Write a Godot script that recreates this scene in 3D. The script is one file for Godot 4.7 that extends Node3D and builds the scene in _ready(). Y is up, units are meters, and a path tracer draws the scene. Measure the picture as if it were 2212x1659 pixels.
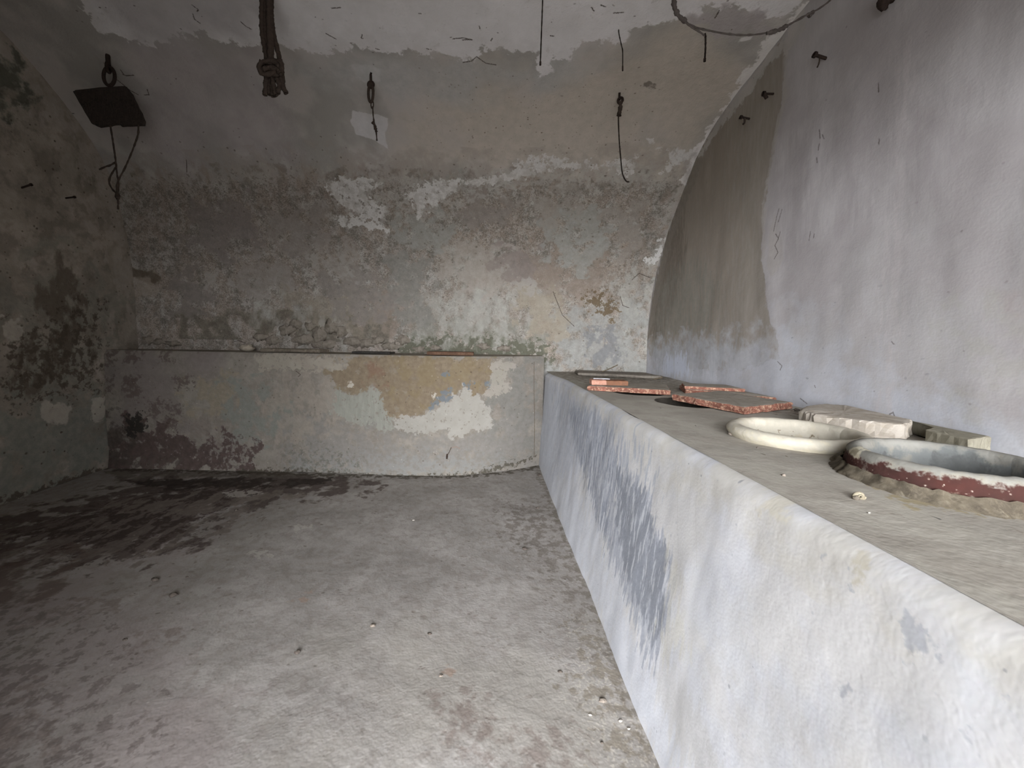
extends Node3D
# An old vaulted store room: two plastered masonry benches with built-in jars, tiles and stones lying on them, hooks and cords under the vault.

const XL := -3.84
const XR := 1.86
const HB := 1.02          # top of the long bench
const HK := 1.205         # top of the bench along the back
const EYE := 1.4
const FOCAL := 900.0      # in pixels of a 2212 x 1659 frame
const TS := 1024
const Q := 1.0          # how fine the computed surfaces are
const PROF_LEFT: PackedVector2Array = [Vector2(0.900, -4.570), Vector2(1.019, -4.568), Vector2(1.137, -4.566), Vector2(1.256, -4.564), Vector2(1.375, -4.560), Vector2(1.493, -4.556), Vector2(1.612, -4.551), Vector2(1.731, -4.546), Vector2(1.849, -4.540), Vector2(1.967, -4.530), Vector2(2.085, -4.516), Vector2(2.202, -4.494), Vector2(2.318, -4.468), Vector2(2.433, -4.440), Vector2(2.549, -4.412), Vector2(2.663, -4.382), Vector2(2.777, -4.347), Vector2(2.887, -4.304), Vector2(2.994, -4.252), Vector2(3.094, -4.189), Vector2(3.187, -4.114), Vector2(3.270, -4.030), Vector2(3.348, -3.940), Vector2(3.422, -3.847), Vector2(3.493, -3.752), Vector2(3.560, -3.654), Vector2(3.620, -3.552), Vector2(3.677, -3.448), Vector2(3.728, -3.340), Vector2(3.767, -3.229), Vector2(3.803, -3.115), Vector2(3.832, -3.000), Vector2(3.852, -2.883), Vector2(3.868, -2.766), Vector2(3.880, -2.648), Vector2(3.890, -2.529), Vector2(3.896, -2.411), Vector2(3.900, -2.292), Vector2(3.902, -2.173), Vector2(3.902, -2.055), Vector2(3.900, -1.936), Vector2(3.897, -1.817), Vector2(3.892, -1.699), Vector2(3.886, -1.580), Vector2(3.877, -1.462), Vector2(3.866, -1.344), Vector2(3.854, -1.226), Vector2(3.838, -1.108), Vector2(3.819, -0.991), Vector2(3.797, -0.874), Vector2(3.770, -0.758), Vector2(3.738, -0.644), Vector2(3.703, -0.531), Vector2(3.666, -0.418), Vector2(3.626, -0.306), Vector2(3.585, -0.195), Vector2(3.544, -0.083), Vector2(3.499, 0.027), Vector2(3.451, 0.135), Vector2(3.400, 0.242), Vector2(3.350, 0.350)]
const PROF_RIGHT: PackedVector2Array = [Vector2(0.900, -4.860), Vector2(1.014, -4.860), Vector2(1.127, -4.861), Vector2(1.241, -4.860), Vector2(1.355, -4.859), Vector2(1.469, -4.858), Vector2(1.582, -4.852), Vector2(1.695, -4.836), Vector2(1.806, -4.811), Vector2(1.915, -4.780), Vector2(2.022, -4.742), Vector2(2.122, -4.687), Vector2(2.219, -4.628), Vector2(2.313, -4.565), Vector2(2.406, -4.499), Vector2(2.494, -4.428), Vector2(2.580, -4.353), Vector2(2.663, -4.275), Vector2(2.744, -4.196), Vector2(2.825, -4.115), Vector2(2.904, -4.033), Vector2(2.980, -3.949), Vector2(3.050, -3.860), Vector2(3.113, -3.765), Vector2(3.164, -3.663), Vector2(3.206, -3.558), Vector2(3.239, -3.449), Vector2(3.268, -3.339), Vector2(3.292, -3.228), Vector2(3.310, -3.116), Vector2(3.329, -3.003), Vector2(3.352, -2.892), Vector2(3.375, -2.781), Vector2(3.395, -2.669), Vector2(3.412, -2.556), Vector2(3.425, -2.443), Vector2(3.437, -2.330), Vector2(3.448, -2.217), Vector2(3.456, -2.104), Vector2(3.460, -1.990), Vector2(3.462, -1.876), Vector2(3.462, -1.763), Vector2(3.460, -1.649), Vector2(3.457, -1.535), Vector2(3.451, -1.422), Vector2(3.444, -1.308), Vector2(3.435, -1.195), Vector2(3.425, -1.082), Vector2(3.413, -0.968), Vector2(3.400, -0.855), Vector2(3.386, -0.743), Vector2(3.370, -0.630), Vector2(3.352, -0.518), Vector2(3.334, -0.406), Vector2(3.314, -0.294), Vector2(3.292, -0.182), Vector2(3.268, -0.071), Vector2(3.239, 0.039), Vector2(3.200, 0.146), Vector2(3.150, 0.248), Vector2(3.100, 0.350)]
const TV := 0.62
const BACK_W := 5.760
const BACK_H := 4.323


var tiles: Array = []
var job: Dictionary = {}
var parts_px: Array = []
var parts_ht: Array = []
var used := {}
var rng := RandomNumberGenerator.new()
var warp := FastNoiseLite.new()

# ---------------------------------------------------------------- names
func numbered(called: String) -> String:
	var n: int = used.get(called, 0)
	used[called] = n + 1
	return called if n == 0 else "%s_%03d" % [called, n]

func tag(o: Node3D, label: String, category := "", group := "") -> Node3D:
	o.set_meta("label", label)
	if category != "": o.set_meta("category", category)
	if group != "": o.set_meta("group", group)
	return o

func put(mesh: Mesh, called: String, m: Material, parent: Node = self, side: Material = null, top: Material = null) -> MeshInstance3D:
	var o := MeshInstance3D.new()
	o.mesh = mesh
	o.name = numbered(called) if parent == self else called
	if m: o.material_override = m
	if side:
		mesh.surface_set_material(0, side)
		mesh.surface_set_material(1, top)
	parent.add_child(o, true)
	return o

func thing(called: String, label: String, category: String, at := Vector3.ZERO, group := "") -> Node3D:
	var o := Node3D.new()
	o.name = numbered(called)
	add_child(o, true)
	o.position = at
	tag(o, label, category, group)
	return o

func structure(mesh: Mesh, called: String, m: Material, label: String, category := "wall") -> MeshInstance3D:
	var o := put(mesh, called, m)
	o.set_meta("kind", "structure")
	tag(o, label, category)
	return o

# ---------------------------------------------------------------- computed plaster
func make_tiles():
	var spec = [[0.0035, 5, 0, 1.5, 0.55], [0.011, 7, 0, 1.8, 0.62], [0.03, 6, 0, 1.8, 0.68], [0.011, 1, 1, 1.0, 0.5], [0.05, 6, 2, 1.8, 0.66], [0.45, 1, 3, 1.2, 0.5], [0.012, 4, 4, 1.0, 0.5], [0.016, 7, 5, 1.8, 0.62]]
	for i in spec.size():
		var s = spec[i]
		var n := FastNoiseLite.new()
		n.seed = 11 + i * 7
		n.frequency = s[0]
		n.noise_type = FastNoiseLite.TYPE_SIMPLEX_SMOOTH
		n.fractal_type = FastNoiseLite.FRACTAL_FBM
		n.fractal_octaves = s[1]
		n.fractal_gain = s[4]
		var w := TS
		var h := TS
		if s[2] == 1:
			n.noise_type = FastNoiseLite.TYPE_CELLULAR
			n.cellular_return_type = FastNoiseLite.RETURN_DISTANCE2_SUB
			n.fractal_type = FastNoiseLite.FRACTAL_NONE
			n.domain_warp_enabled = true
			n.domain_warp_amplitude = 30.0
			n.domain_warp_frequency = 0.02
		elif s[2] == 2: h = TS / 6
		elif s[2] == 3: n.noise_type = FastNoiseLite.TYPE_VALUE
		elif s[2] == 4: n.fractal_type = FastNoiseLite.FRACTAL_RIDGED
		elif s[2] == 5: h = TS / 2
		var im: Image = n.get_seamless_image(w, h, false, false, 0.12, true)
		if h != TS: im.resize(TS, TS, Image.INTERPOLATE_CUBIC)
		if s[3] != 1.0: im.adjust_bcs(1.0, s[3], 1.0)
		im.convert(Image.FORMAT_L8)
		tiles.append(im.get_data())

# a sheet of plaster w x h metres, ppm pixels per metre, with plain ground colours a and b
func sheet(w: float, h: float, ppm: float, a: Array, b: Array, n := 0) -> Dictionary:
	ppm *= Q
	var s := {"w": int(w * ppm), "h": int(h * ppm), "ppm": ppm, "layers": [], "strokes": [], "specks": []}
	lay(s, [], a, a, 0.0, 1, 0.0, -1.0, 1.0, 1.0, n, 0.0)
	lay(s, [], b, b, 0.0, n, 2.4, 0.5, 0.9, 1.0, n, 0.0)
	return s

# one layer of matter: outline in metres (x to the right, y down from the top left of the sheet), or the whole sheet
func lay(s: Dictionary, poly: Array, a: Array, b: Array, feather: float, n: int, amp: float, bias: float, soft: float, op: float, n2: int, dh: float):
	var k: int = s.layers.size()
	var L := {"x0": 0, "y0": 0, "x1": s.w, "y1": s.h, "ctrl": PackedByteArray(), "n": n, "amp": amp, "bias": bias, "soft": soft, "op": op, "a": a, "b": b, "n2": n2, "dh": dh, "ox": (k * 397) % TS, "oy": (k * 233) % TS}
	if poly.size() > 0:
		var ppm: float = s.ppm
		var p := PackedVector2Array()
		var lo := Vector2(1e9, 1e9)
		var hi := -lo
		for i in range(0, poly.size(), 2):
			var v := Vector2(poly[i], poly[i + 1])
			p.append(v)
			lo = lo.min(v)
			hi = hi.max(v)
		var e := feather * (0.5 + amp * 0.5)
		L.x0 = clampi(int((lo.x - e) * ppm), 0, s.w); L.x1 = clampi(int((hi.x + e) * ppm) + 1, 0, s.w)
		L.y0 = clampi(int((lo.y - e) * ppm), 0, s.h); L.y1 = clampi(int((hi.y + e) * ppm) + 1, 0, s.h)
		var bw: int = L.x1 - L.x0
		var bh: int = L.y1 - L.y0
		if bw < 2 or bh < 2: return
		var cell := 6.0 if bw * bh > 40000 else 3.0
		var cw := maxi(2, int(bw / cell))
		var ch := maxi(2, int(bh / cell))
		var data := PackedByteArray()
		data.resize(cw * ch)
		var m := p.size()
		for cy in ch:
			for cx in cw:
				var q := Vector2((L.x0 + (cx + 0.5) * bw / cw) / ppm, (L.y0 + (cy + 0.5) * bh / ch) / ppm)
				var d := 1e9
				var inside := false
				var j := m - 1
				for i in m:
					var pi := p[i]
					var pj := p[j]
					var ed := pj - pi
					var t := clampf((q - pi).dot(ed) / maxf(ed.length_squared(), 1e-9), 0.0, 1.0)
					d = minf(d, (q - pi - ed * t).length_squared())
					if (pi.y > q.y) != (pj.y > q.y) and q.x < ed.x * (q.y - pi.y) / ed.y + pi.x: inside = not inside
					j = i
				d = sqrt(d)
				data[cy * cw + cx] = clampi(int(127.5 + (d if inside else -d) / feather * 127.5), 0, 255)
		var im := Image.create_from_data(cw, ch, false, Image.FORMAT_L8, data)
		im.resize(bw, bh, Image.INTERPOLATE_BILINEAR)
		L.ctrl = im.get_data()
	s.layers.append(L)

func mark(s: Dictionary, color: Array, op: float, width: float, pts: Array):
	s.strokes.append([color, op, width, pts])

func speck(s: Dictionary, count: int, box: Array, size: float, color: Array, op: float, long := 1.5):
	s.specks.append([count, box, size, color, op, long])

func _chunk(ci: int):
	var w: int = job.w
	var h: int = job.h
	var ya := ci * 32
	var yb := mini(ya + 32, h)
	var px := PackedByteArray()
	px.resize((yb - ya) * w * 3)
	var ht := PackedByteArray()
	ht.resize((yb - ya) * w)
	var t1: PackedByteArray = tiles[1]
	var t2: PackedByteArray = tiles[2]
	var t5: PackedByteArray = tiles[5]
	var rough: float = job.get("rough", 1.0)
	for y in range(ya, yb):
		var r := (y & 1023) << 10
		var o := (y - ya) * w
		for x in w:
			var k := r + (x & 1023)
			ht[o + x] = int(70.0 + (t1[k] * 0.10 + t2[k] * 0.14 + t5[k] * 0.06) * rough)
	for L in job.layers:
		var y0 := maxi(ya, L.y0)
		var y1 := mini(yb, L.y1)
		if y0 >= y1: continue
		var x0: int = L.x0
		var x1: int = L.x1
		var c: PackedByteArray = L.ctrl
		var has := c.size() > 0
		var bw := x1 - x0
		var tn: PackedByteArray = tiles[L.n]
		var tm: PackedByteArray = tiles[L.n2]
		var soft: float = L.soft
		var ks: float = 1.0 / (255.0 * soft)
		var kn: float = L.amp * ks
		var off: float = 0.5 - (0.5 + L.bias + 0.5 * L.amp) / soft
		var op: float = L.op
		var a0: float = L.a[0]
		var a1: float = L.a[1]
		var a2: float = L.a[2]
		var d0: float = (L.b[0] - a0) / 255.0
		var d1: float = (L.b[1] - a1) / 255.0
		var d2: float = (L.b[2] - a2) / 255.0
		var dh: float = L.dh
		var ox: int = L.ox
		var oy: int = L.oy
		for y in range(y0, y1):
			var r := ((y + oy) & 1023) << 10
			var co: int = (y - L.y0) * bw - x0
			var o := (y - ya) * w
			for x in range(x0, x1):
				var k := r + ((x + ox) & 1023)
				var cv := 255
				if has:
					cv = c[co + x]
					if cv == 0: continue
				var m := cv * ks + tn[k] * kn + off
				if m <= 0.0: continue
				if m > 1.0: m = 1.0
				m *= op
				var g := float(tm[k])
				var i := (o + x) * 3
				px[i] = int(px[i] + (a0 + d0 * g - px[i]) * m)
				px[i + 1] = int(px[i + 1] + (a1 + d1 * g - px[i + 1]) * m)
				px[i + 2] = int(px[i + 2] + (a2 + d2 * g - px[i + 2]) * m)
				if dh != 0.0: ht[o + x] = clampi(int(ht[o + x] + dh * m), 0, 255)
	parts_px[ci] = px
	parts_ht[ci] = ht

func finish(s: Dictionary, relief := 1.0, rough := 0.95) -> StandardMaterial3D:
	job = s
	var nchunk := (int(s.h) + 31) / 32
	parts_px.resize(nchunk)
	parts_ht.resize(nchunk)
	var id := WorkerThreadPool.add_group_task(_chunk, nchunk)
	WorkerThreadPool.wait_for_group_task_completion(id)
	var px := PackedByteArray()
	var ht := PackedByteArray()
	for i in nchunk:
		px.append_array(parts_px[i])
		ht.append_array(parts_ht[i])
	var im := Image.create_from_data(s.w, s.h, false, Image.FORMAT_RGB8, px)
	var hm := Image.create_from_data(s.w, s.h, false, Image.FORMAT_L8, ht)
	for k in s.strokes:
		var pts: Array = k[3]
		for i in range(0, pts.size() - 2, 2):
			var pa: Vector2 = Vector2(pts[i], pts[i + 1]) * s.ppm
			var pb: Vector2 = Vector2(pts[i + 2], pts[i + 3]) * s.ppm
			var wd: float = maxf(k[2] * s.ppm, 0.7)
			var steps := int(pa.distance_to(pb) * 1.5) + 1
			for j in steps:
				var q: Vector2 = pa.lerp(pb, float(j) / steps) + Vector2(rng.randf_range(-0.6, 0.6), rng.randf_range(-0.6, 0.6))
				blot(im, hm, q, wd * rng.randf_range(0.35, 0.75), wd * rng.randf_range(0.35, 0.75), 0.0, k[0], k[1] * rng.randf_range(0.3, 1.0))
	for k in s.specks:
		for j in k[0]:
			var b: Array = k[1]
			var q: Vector2 = Vector2(rng.randf_range(b[0], b[2]), rng.randf_range(b[1], b[3])) * s.ppm
			var sz: float = k[2] * s.ppm * pow(rng.randf_range(0.25, 1.0), 2.0)
			blot(im, hm, q, sz * rng.randf_range(0.8, k[5]), sz, rng.randf_range(-0.6, 0.6), k[3], k[4] * rng.randf_range(0.4, 1.0))
	var m := StandardMaterial3D.new()
	m.albedo_texture = ImageTexture.create_from_image(im)
	m.roughness = rough
	m.metallic_specular = 0.25
	m.texture_repeat = false
	if relief > 0.0:
		m.heightmap_enabled = true
		m.heightmap_texture = ImageTexture.create_from_image(hm)
		m.heightmap_scale = relief
	return m

func blot(im: Image, hm: Image, q: Vector2, ra: float, rb: float, turn: float, col: Array, op: float):
	ra = maxf(ra, 0.5); rb = maxf(rb, 0.5)
	var e := int(ceil(maxf(ra, rb))) + 1
	var cs := cos(turn)
	var sn := sin(turn)
	var c := Color8(int(col[0]), int(col[1]), int(col[2]))
	for y in range(maxi(0, int(q.y) - e), mini(im.get_height(), int(q.y) + e + 1)):
		for x in range(maxi(0, int(q.x) - e), mini(im.get_width(), int(q.x) + e + 1)):
			var d := Vector2(x + 0.5, y + 0.5) - q
			var u := (d.x * cs + d.y * sn) / ra
			var v := (d.y * cs - d.x * sn) / rb
			var f := clampf((1.0 - u * u - v * v) * 1.5, 0.0, 1.0) * op
			if f > 0.02:
				im.set_pixel(x, y, im.get_pixel(x, y).lerp(c, f))

func small(a: Array, b: Array, c: Array, scale: float, relief: float, n := 1) -> StandardMaterial3D:
	var s := sheet(1.0, 1.0, 256.0, a, b, n)
	lay(s, [], c, b, 0.0, 2, 2.6, 0.75, 0.5, 0.8, 1, -20.0)
	var m := finish(s, 0.0, 0.9)
	m.texture_repeat = true
	m.uv1_triplanar = true
	m.uv1_scale = Vector3.ONE * scale
	return m

# ---------------------------------------------------------------- shapes
func grid(nx: int, ny: int, at: Callable, uv: Callable, flip := false, st: SurfaceTool = null) -> SurfaceTool:
	if st == null:
		st = SurfaceTool.new()
		st.begin(Mesh.PRIMITIVE_TRIANGLES)
	st.set_smooth_group(0)
	for j in ny:
		for i in nx:
			var s0 := float(i) / nx
			var s1 := float(i + 1) / nx
			var t0 := float(j) / ny
			var t1 := float(j + 1) / ny
			var q = [[s0, t0], [s1, t0], [s1, t1], [s0, t1]]
			for k in ([0, 2, 1, 0, 3, 2] if flip else [0, 1, 2, 0, 2, 3]):
				st.set_uv(uv.call(q[k][0], q[k][1]))
				st.add_vertex(at.call(q[k][0], q[k][1]))
	return st

func done(st: SurfaceTool, into: ArrayMesh = null) -> ArrayMesh:
	st.generate_normals()
	return st.commit(into)

func box_into(st: SurfaceTool, a: Vector3, b: Vector3):
	st.set_smooth_group(-1)
	var c = [Vector3(a.x, a.y, a.z), Vector3(b.x, a.y, a.z), Vector3(b.x, b.y, a.z), Vector3(a.x, b.y, a.z), Vector3(a.x, a.y, b.z), Vector3(b.x, a.y, b.z), Vector3(b.x, b.y, b.z), Vector3(a.x, b.y, b.z)]
	for f in [[0, 1, 2, 3], [5, 4, 7, 6], [4, 0, 3, 7], [1, 5, 6, 2], [3, 2, 6, 7], [4, 5, 1, 0]]:
		for k in [0, 1, 2, 0, 2, 3]:
			st.set_uv(Vector2(0.5, 0.5))
			st.add_vertex(c[f[k]])

func new_st() -> SurfaceTool:
	var st := SurfaceTool.new()
	st.begin(Mesh.PRIMITIVE_TRIANGLES)
	return st

func lathe(prof: Array, segs: int, wob := 0.0, seed_at := 0.0) -> ArrayMesh:
	var len := [0.0]
	for i in range(1, prof.size()): len.append(len[-1] + prof[i].distance_to(prof[i - 1]))
	var at := func(s: float, t: float) -> Vector3:
		var i := int(round(t * (prof.size() - 1)))
		var a := s * TAU
		var p: Vector2 = prof[i]
		var k := 1.0 + wob * warp.get_noise_3d(cos(a) * 60.0 + seed_at, sin(a) * 60.0, p.y * 500.0)
		return Vector3(cos(a) * p.x * k, p.y + wob * 0.15 * warp.get_noise_3d(cos(a) * 90.0, seed_at, sin(a) * 90.0), sin(a) * p.x * k)
	var uv := func(s: float, t: float) -> Vector2: return Vector2(s, len[int(round(t * (prof.size() - 1)))] / len[-1])
	return done(grid(segs, prof.size() - 1, at, uv))

# a cord along points; strands > 0 twists the surface like laid rope
func tube_into(st: SurfaceTool, pts: Array, radii, segs := 8, strands := 0, twist := 120.0):
	var n := pts.size()
	var rings := []
	var acc := 0.0
	var side := Vector3.RIGHT
	for i in n:
		var a: Vector3 = pts[maxi(i - 1, 0)]
		var b: Vector3 = pts[mini(i + 1, n - 1)]
		var d := (b - a).normalized()
		if d.length() < 0.5: d = Vector3.DOWN
		side = (side - d * side.dot(d))
		if side.length() < 0.05: side = d.cross(Vector3.FORWARD)
		side = side.normalized()
		var up := d.cross(side)
		if i > 0: acc += (pts[i] - pts[i - 1]).length()
		var r: float = radii if radii is float else radii[i]
		var ring := []
		for k in segs:
			var an := TAU * k / segs
			var rr := r
			if strands > 0: rr = r * (1.0 + 0.16 * cos(strands * an + acc * twist))
			ring.append(pts[i] + (side * cos(an) + up * sin(an)) * rr)
		rings.append(ring)
	st.set_smooth_group(0)
	for i in n - 1:
		for k in segs:
			var k2 := (k + 1) % segs
			for v in [rings[i][k], rings[i + 1][k], rings[i + 1][k2], rings[i][k], rings[i + 1][k2], rings[i][k2]]: st.add_vertex(v)
	for e in [0, n - 1]:
		for k in segs:
			var k2 := (k + 1) % segs
			var vs = [pts[e], rings[e][k2], rings[e][k]] if e == 0 else [pts[e], rings[e][k], rings[e][k2]]
			for v in vs: st.add_vertex(v)

func smooth(pts: Array, n: int) -> Array:
	var c := Curve3D.new()
	for i in pts.size():
		var a: Vector3 = pts[maxi(i - 1, 0)]
		var b: Vector3 = pts[mini(i + 1, pts.size() - 1)]
		var h := (b - a) / 6.0
		c.add_point(pts[i], -h, h)
	var out := []
	var l := c.get_baked_length()
	for i in n: out.append(c.sample_baked(l * i / (n - 1), true))
	return out

func cord(pts: Array, r: float, n := 40, strands := 0, segs := 8, rough := 0.0) -> ArrayMesh:
	var st := new_st()
	var sp := smooth(pts, n)
	var rad := []
	for i in n: rad.append(r * (1.0 + rough * warp.get_noise_3d(i * 37.0, r * 9000.0, pts[0].x * 100.0)))
	tube_into(st, sp, rad, segs, strands)
	return done(st)

# a slab with broken edges: outline (x, z) from above, between heights y0 and y1
func slab(outline: Array, y0: float, y1: float, chip: float, seed_at: float, per := 12, tilt := Vector3.ZERO) -> ArrayMesh:
	var ring := []
	for i in outline.size():
		var a: Vector2 = outline[i]
		var b: Vector2 = outline[(i + 1) % outline.size()]
		for k in per: ring.append(a.lerp(b, float(k) / per))
	var mid := Vector2.ZERO
	for p in ring: mid += p / ring.size()
	var levels := [[0.12, y0], [0.0, y0 + chip * 0.6], [-0.05, lerpf(y0, y1, 0.4)], [0.0, y1 - chip * 0.7], [0.3, y1 - chip * 0.15], [1.2, y1]]
	var rows := []
	for l in levels.size():
		var row := []
		for p in ring:
			var nn := warp.get_noise_3d(p.x * 420.0 + seed_at, p.y * 420.0, l * 26.0)
			var n2 := warp.get_noise_3d(p.x * 1300.0, p.y * 1300.0 + seed_at, l * 60.0)
			var q: Vector2 = p + (mid - p).normalized() * chip * (levels[l][0] + 0.9 * nn + 0.4 * n2)
			var y: float = levels[l][1] + (chip * 0.18 * (nn + n2) if l > 0 else 0.0)
			row.append(Vector3(q.x, y + tilt.x * (q.x - mid.x) + tilt.z * (q.y - mid.y), q.y))
		rows.append(row)
	var st := new_st()
	st.set_smooth_group(-1)
	var n := ring.size()
	for l in levels.size() - 2:
		for k in n:
			var k2 := (k + 1) % n
			for v in [rows[l][k], rows[l + 1][k], rows[l + 1][k2], rows[l][k], rows[l + 1][k2], rows[l][k2]]: st.add_vertex(v)
	var top := Vector3(mid.x, y1, mid.y)
	var bot := Vector3(mid.x, y0, mid.y)
	for k in n:
		var k2 := (k + 1) % n
		for v in [bot, rows[0][k], rows[0][k2]]: st.add_vertex(v)
	var mesh := done(st)
	st = new_st()
	st.set_smooth_group(-1)
	var a := levels.size() - 2
	for k in n:
		var k2 := (k + 1) % n
		for v in [rows[a][k], rows[a + 1][k], rows[a + 1][k2], rows[a][k], rows[a + 1][k2], rows[a][k2]]: st.add_vertex(v)
		for v in [top, rows[-1][k2], rows[-1][k]]: st.add_vertex(v)
	return done(st, mesh)

func lump(size: Vector3, seed_at: float, rough := 0.35, segs := 14) -> ArrayMesh:
	var at := func(s: float, t: float) -> Vector3:
		var a := s * TAU
		var b := PI * t
		var d := Vector3(sin(b) * cos(a), cos(b), sin(b) * sin(a))
		var k := 1.0 + rough * warp.get_noise_3d(d.x * 70.0 + seed_at, d.y * 70.0, d.z * 70.0) + rough * 0.5 * warp.get_noise_3d(d.x * 190.0, d.y * 190.0 + seed_at, d.z * 190.0)
		return d * k * size * 0.5
	return done(grid(segs, segs / 2, at, func(s, t): return Vector2(s, t)))

# ---------------------------------------------------------------- the vault
func prof_at(p: PackedVector2Array, t: float) -> Vector2:
	var f := clampf(t, 0.0, 1.0) * (p.size() - 1)
	var i := mini(int(f), p.size() - 2)
	return p[i].lerp(p[i + 1], f - i)

func vault(s: float, t: float) -> Vector3:
	var p := prof_at(PROF_LEFT, t).lerp(prof_at(PROF_RIGHT, t), s)
	return Vector3(lerpf(XL - 0.03, XR + 0.03, s), p.x, p.y)

# ---------------------------------------------------------------- what each surface is made of
func plaster_back() -> StandardMaterial3D:
	var s := sheet(BACK_W, BACK_H, 320.0, [157, 153, 146], [178, 172, 165], 0)
	lay(s, [3.177, 1.289, 3.996, 1.093, 4.641, 0.866, 5.155, 0.703, 5.714, 0.91, 5.72, 1.424, 5.72, 2.122, 4.941, 2.074, 3.598, 2.114, 2.952, 1.891], [189, 179, 165], [178, 169, 156], 0.25, 0, 0.8, 0, 0.6, 0.85, 2, 0)
	lay(s, [2.295, 1.054, 3.298, 1.002, 4.192, 0.95, 4.624, 0.794, 4.809, 0.97, 4.192, 1.241, 3.252, 1.281, 2.445, 1.424, 1.949, 1.305], [179, 177, 172], [165, 164, 159], 0.2, 0, 0.8, 0, 0.5, 0.7, 2, 0)
	lay(s, [1.067, 1.153, 2.093, 1.034, 2.22, 1.4, 2.012, 1.947, 0.905, 2.226, 0.288, 1.923], [171, 164, 161], [160, 152, 150], 0.25, 0, 0.8, 0, 0.6, 0.6, 1, 0)
	lay(s, [0, 2.389, 1.268, 2.25, 2.237, 2.106, 3.148, 2.098, 4.048, 2.086, 5.339, 1.911, 5.76, 2.118, 5.743, 3.29, 5.754, 4.323, 3.067, 4.323, 0, 4.243], [140, 132, 122], [161, 152, 142], 0.3, 1, 1, -0.1, 0.9, 0.85, 1, -6)
	lay(s, [2.433, 2.549, 3.592, 2.345, 5.437, 2.238, 5.743, 2.633, 5.754, 4.283, 2.035, 4.323, 1.332, 3.729], [144, 143, 133], [165, 163, 153], 0.35, 1, 1.8, 0.05, 0.5, 0.75, 2, 0)
	lay(s, [0.265, 2.433, 1.349, 2.29, 2.26, 2.421, 3.079, 2.963, 2.958, 3.689, 1.735, 3.821, 0.19, 3.956, 0.017, 3.079], [154, 146, 139], [168, 160, 151], 0.3, 1, 1.2, -0.05, 0.9, 0.7, 2, 0)
	lay(s, [3.494, 2.545, 4.059, 2.274, 5.385, 2.389, 5.754, 3.071, 5.339, 3.522, 4.526, 3.382, 3.886, 3.139], [136, 123, 110], [154, 139, 124], 0.25, 1, 2.2, 0.2, 0.4, 0.8, 2, 0)
	lay(s, [0, 2.318, 2.22, 2.174, 3.598, 2.138, 5.627, 1.987, 5.748, 2.848, 5.76, 4.323, 0, 4.323], [163, 157, 147], [175, 169, 159], 0.15, 7, 2.2, 0.35, 0.9, 0.55, 2, 5)
	lay(s, [0, 2.318, 2.22, 2.174, 3.598, 2.138, 5.627, 1.987, 5.748, 2.848, 5.76, 4.323, 0, 4.323], [115, 108, 99], [104, 98, 89], 0.15, 1, 2.2, 0.5, 0.7, 0.5, 2, -8)
	lay(s, [0, 2.318, 2.22, 2.174, 3.598, 2.138, 5.627, 1.987, 5.748, 2.848, 5.76, 4.323, 0, 4.323], [180, 175, 166], [166, 160, 151], 0.12, 2, 2.4, 0.75, 0.5, 0.5, 1, 6)
	lay(s, [0, 2.318, 2.22, 2.174, 3.598, 2.138, 5.627, 1.987, 5.748, 2.848, 5.76, 4.323, 0, 4.323], [107, 100, 91], [93, 87, 79], 0.12, 2, 2.4, 0.75, 0.5, 0.5, 1, -8)
	lay(s, [0, 2.318, 2.22, 2.174, 3.598, 2.138, 5.627, 1.987, 5.748, 2.848, 5.76, 4.323, 0, 4.323], [147, 132, 117], [138, 123, 110], 0.2, 7, 2, 0.5, 0.8, 0.45, 2, 0)
	lay(s, [0, 2.318, 2.22, 2.174, 3.598, 2.138, 5.627, 1.987, 5.748, 2.848, 5.76, 4.323, 0, 4.323], [95, 90, 82], [95, 90, 82], 0.1, 5, 2.4, 1, 0.5, 0.5, 2, -6)
	lay(s, [0, 2.318, 2.22, 2.174, 3.598, 2.138, 5.627, 1.987, 5.748, 2.848, 5.76, 4.323, 0, 4.323], [189, 184, 175], [189, 184, 175], 0.1, 5, 2.4, 1.05, 0.5, 0.4, 2, 4)
	lay(s, [0.202, 3.705, 1.338, 3.577, 1.643, 3.418, 2.347, 3.498, 2.854, 3.641, 2.964, 4.056, 0.19, 4.056], [90, 84, 72], [101, 95, 82], 0.15, 3, -3, 1.2, 0.5, 0.6, 2, -30)
	lay(s, [2.958, 3.637, 3.581, 3.57, 4.538, 3.649, 4.601, 4.136, 2.964, 4.108], [122, 121, 110], [135, 134, 124], 0.14, 1, 1.8, 0.25, 0.7, 0.7, 2, 0)
	lay(s, [2.854, 3.877, 3.586, 3.781, 4.595, 3.892, 4.601, 4.136, 2.86, 4.164], [78, 80, 65], [94, 94, 79], 0.06, 2, 1.8, 0.2, 0.4, 0.8, 2, -10)
	lay(s, [1.649, 3.318, 2.352, 3.398, 2.958, 3.637, 2.341, 3.809, 1.735, 3.721], [155, 145, 129], [133, 125, 112], 0.12, 1, 1.6, 0.1, 0.4, 0.6, 2, 0)
	lay(s, [4.59, 3.593, 5.166, 3.418, 5.691, 3.29, 5.754, 4.283, 4.497, 4.299, 4.653, 3.972], [157, 157, 151], [141, 141, 136], 0.15, 1, 1.6, 0.1, 0.7, 0.75, 2, 6)
	lay(s, [5.022, 3.745, 5.351, 3.713, 5.414, 4.012, 5.085, 4.072], [128, 128, 128], [112, 112, 112], 0.08, 1, 2.2, 0.1, 0.5, 0.7, 2, 0)
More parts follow.
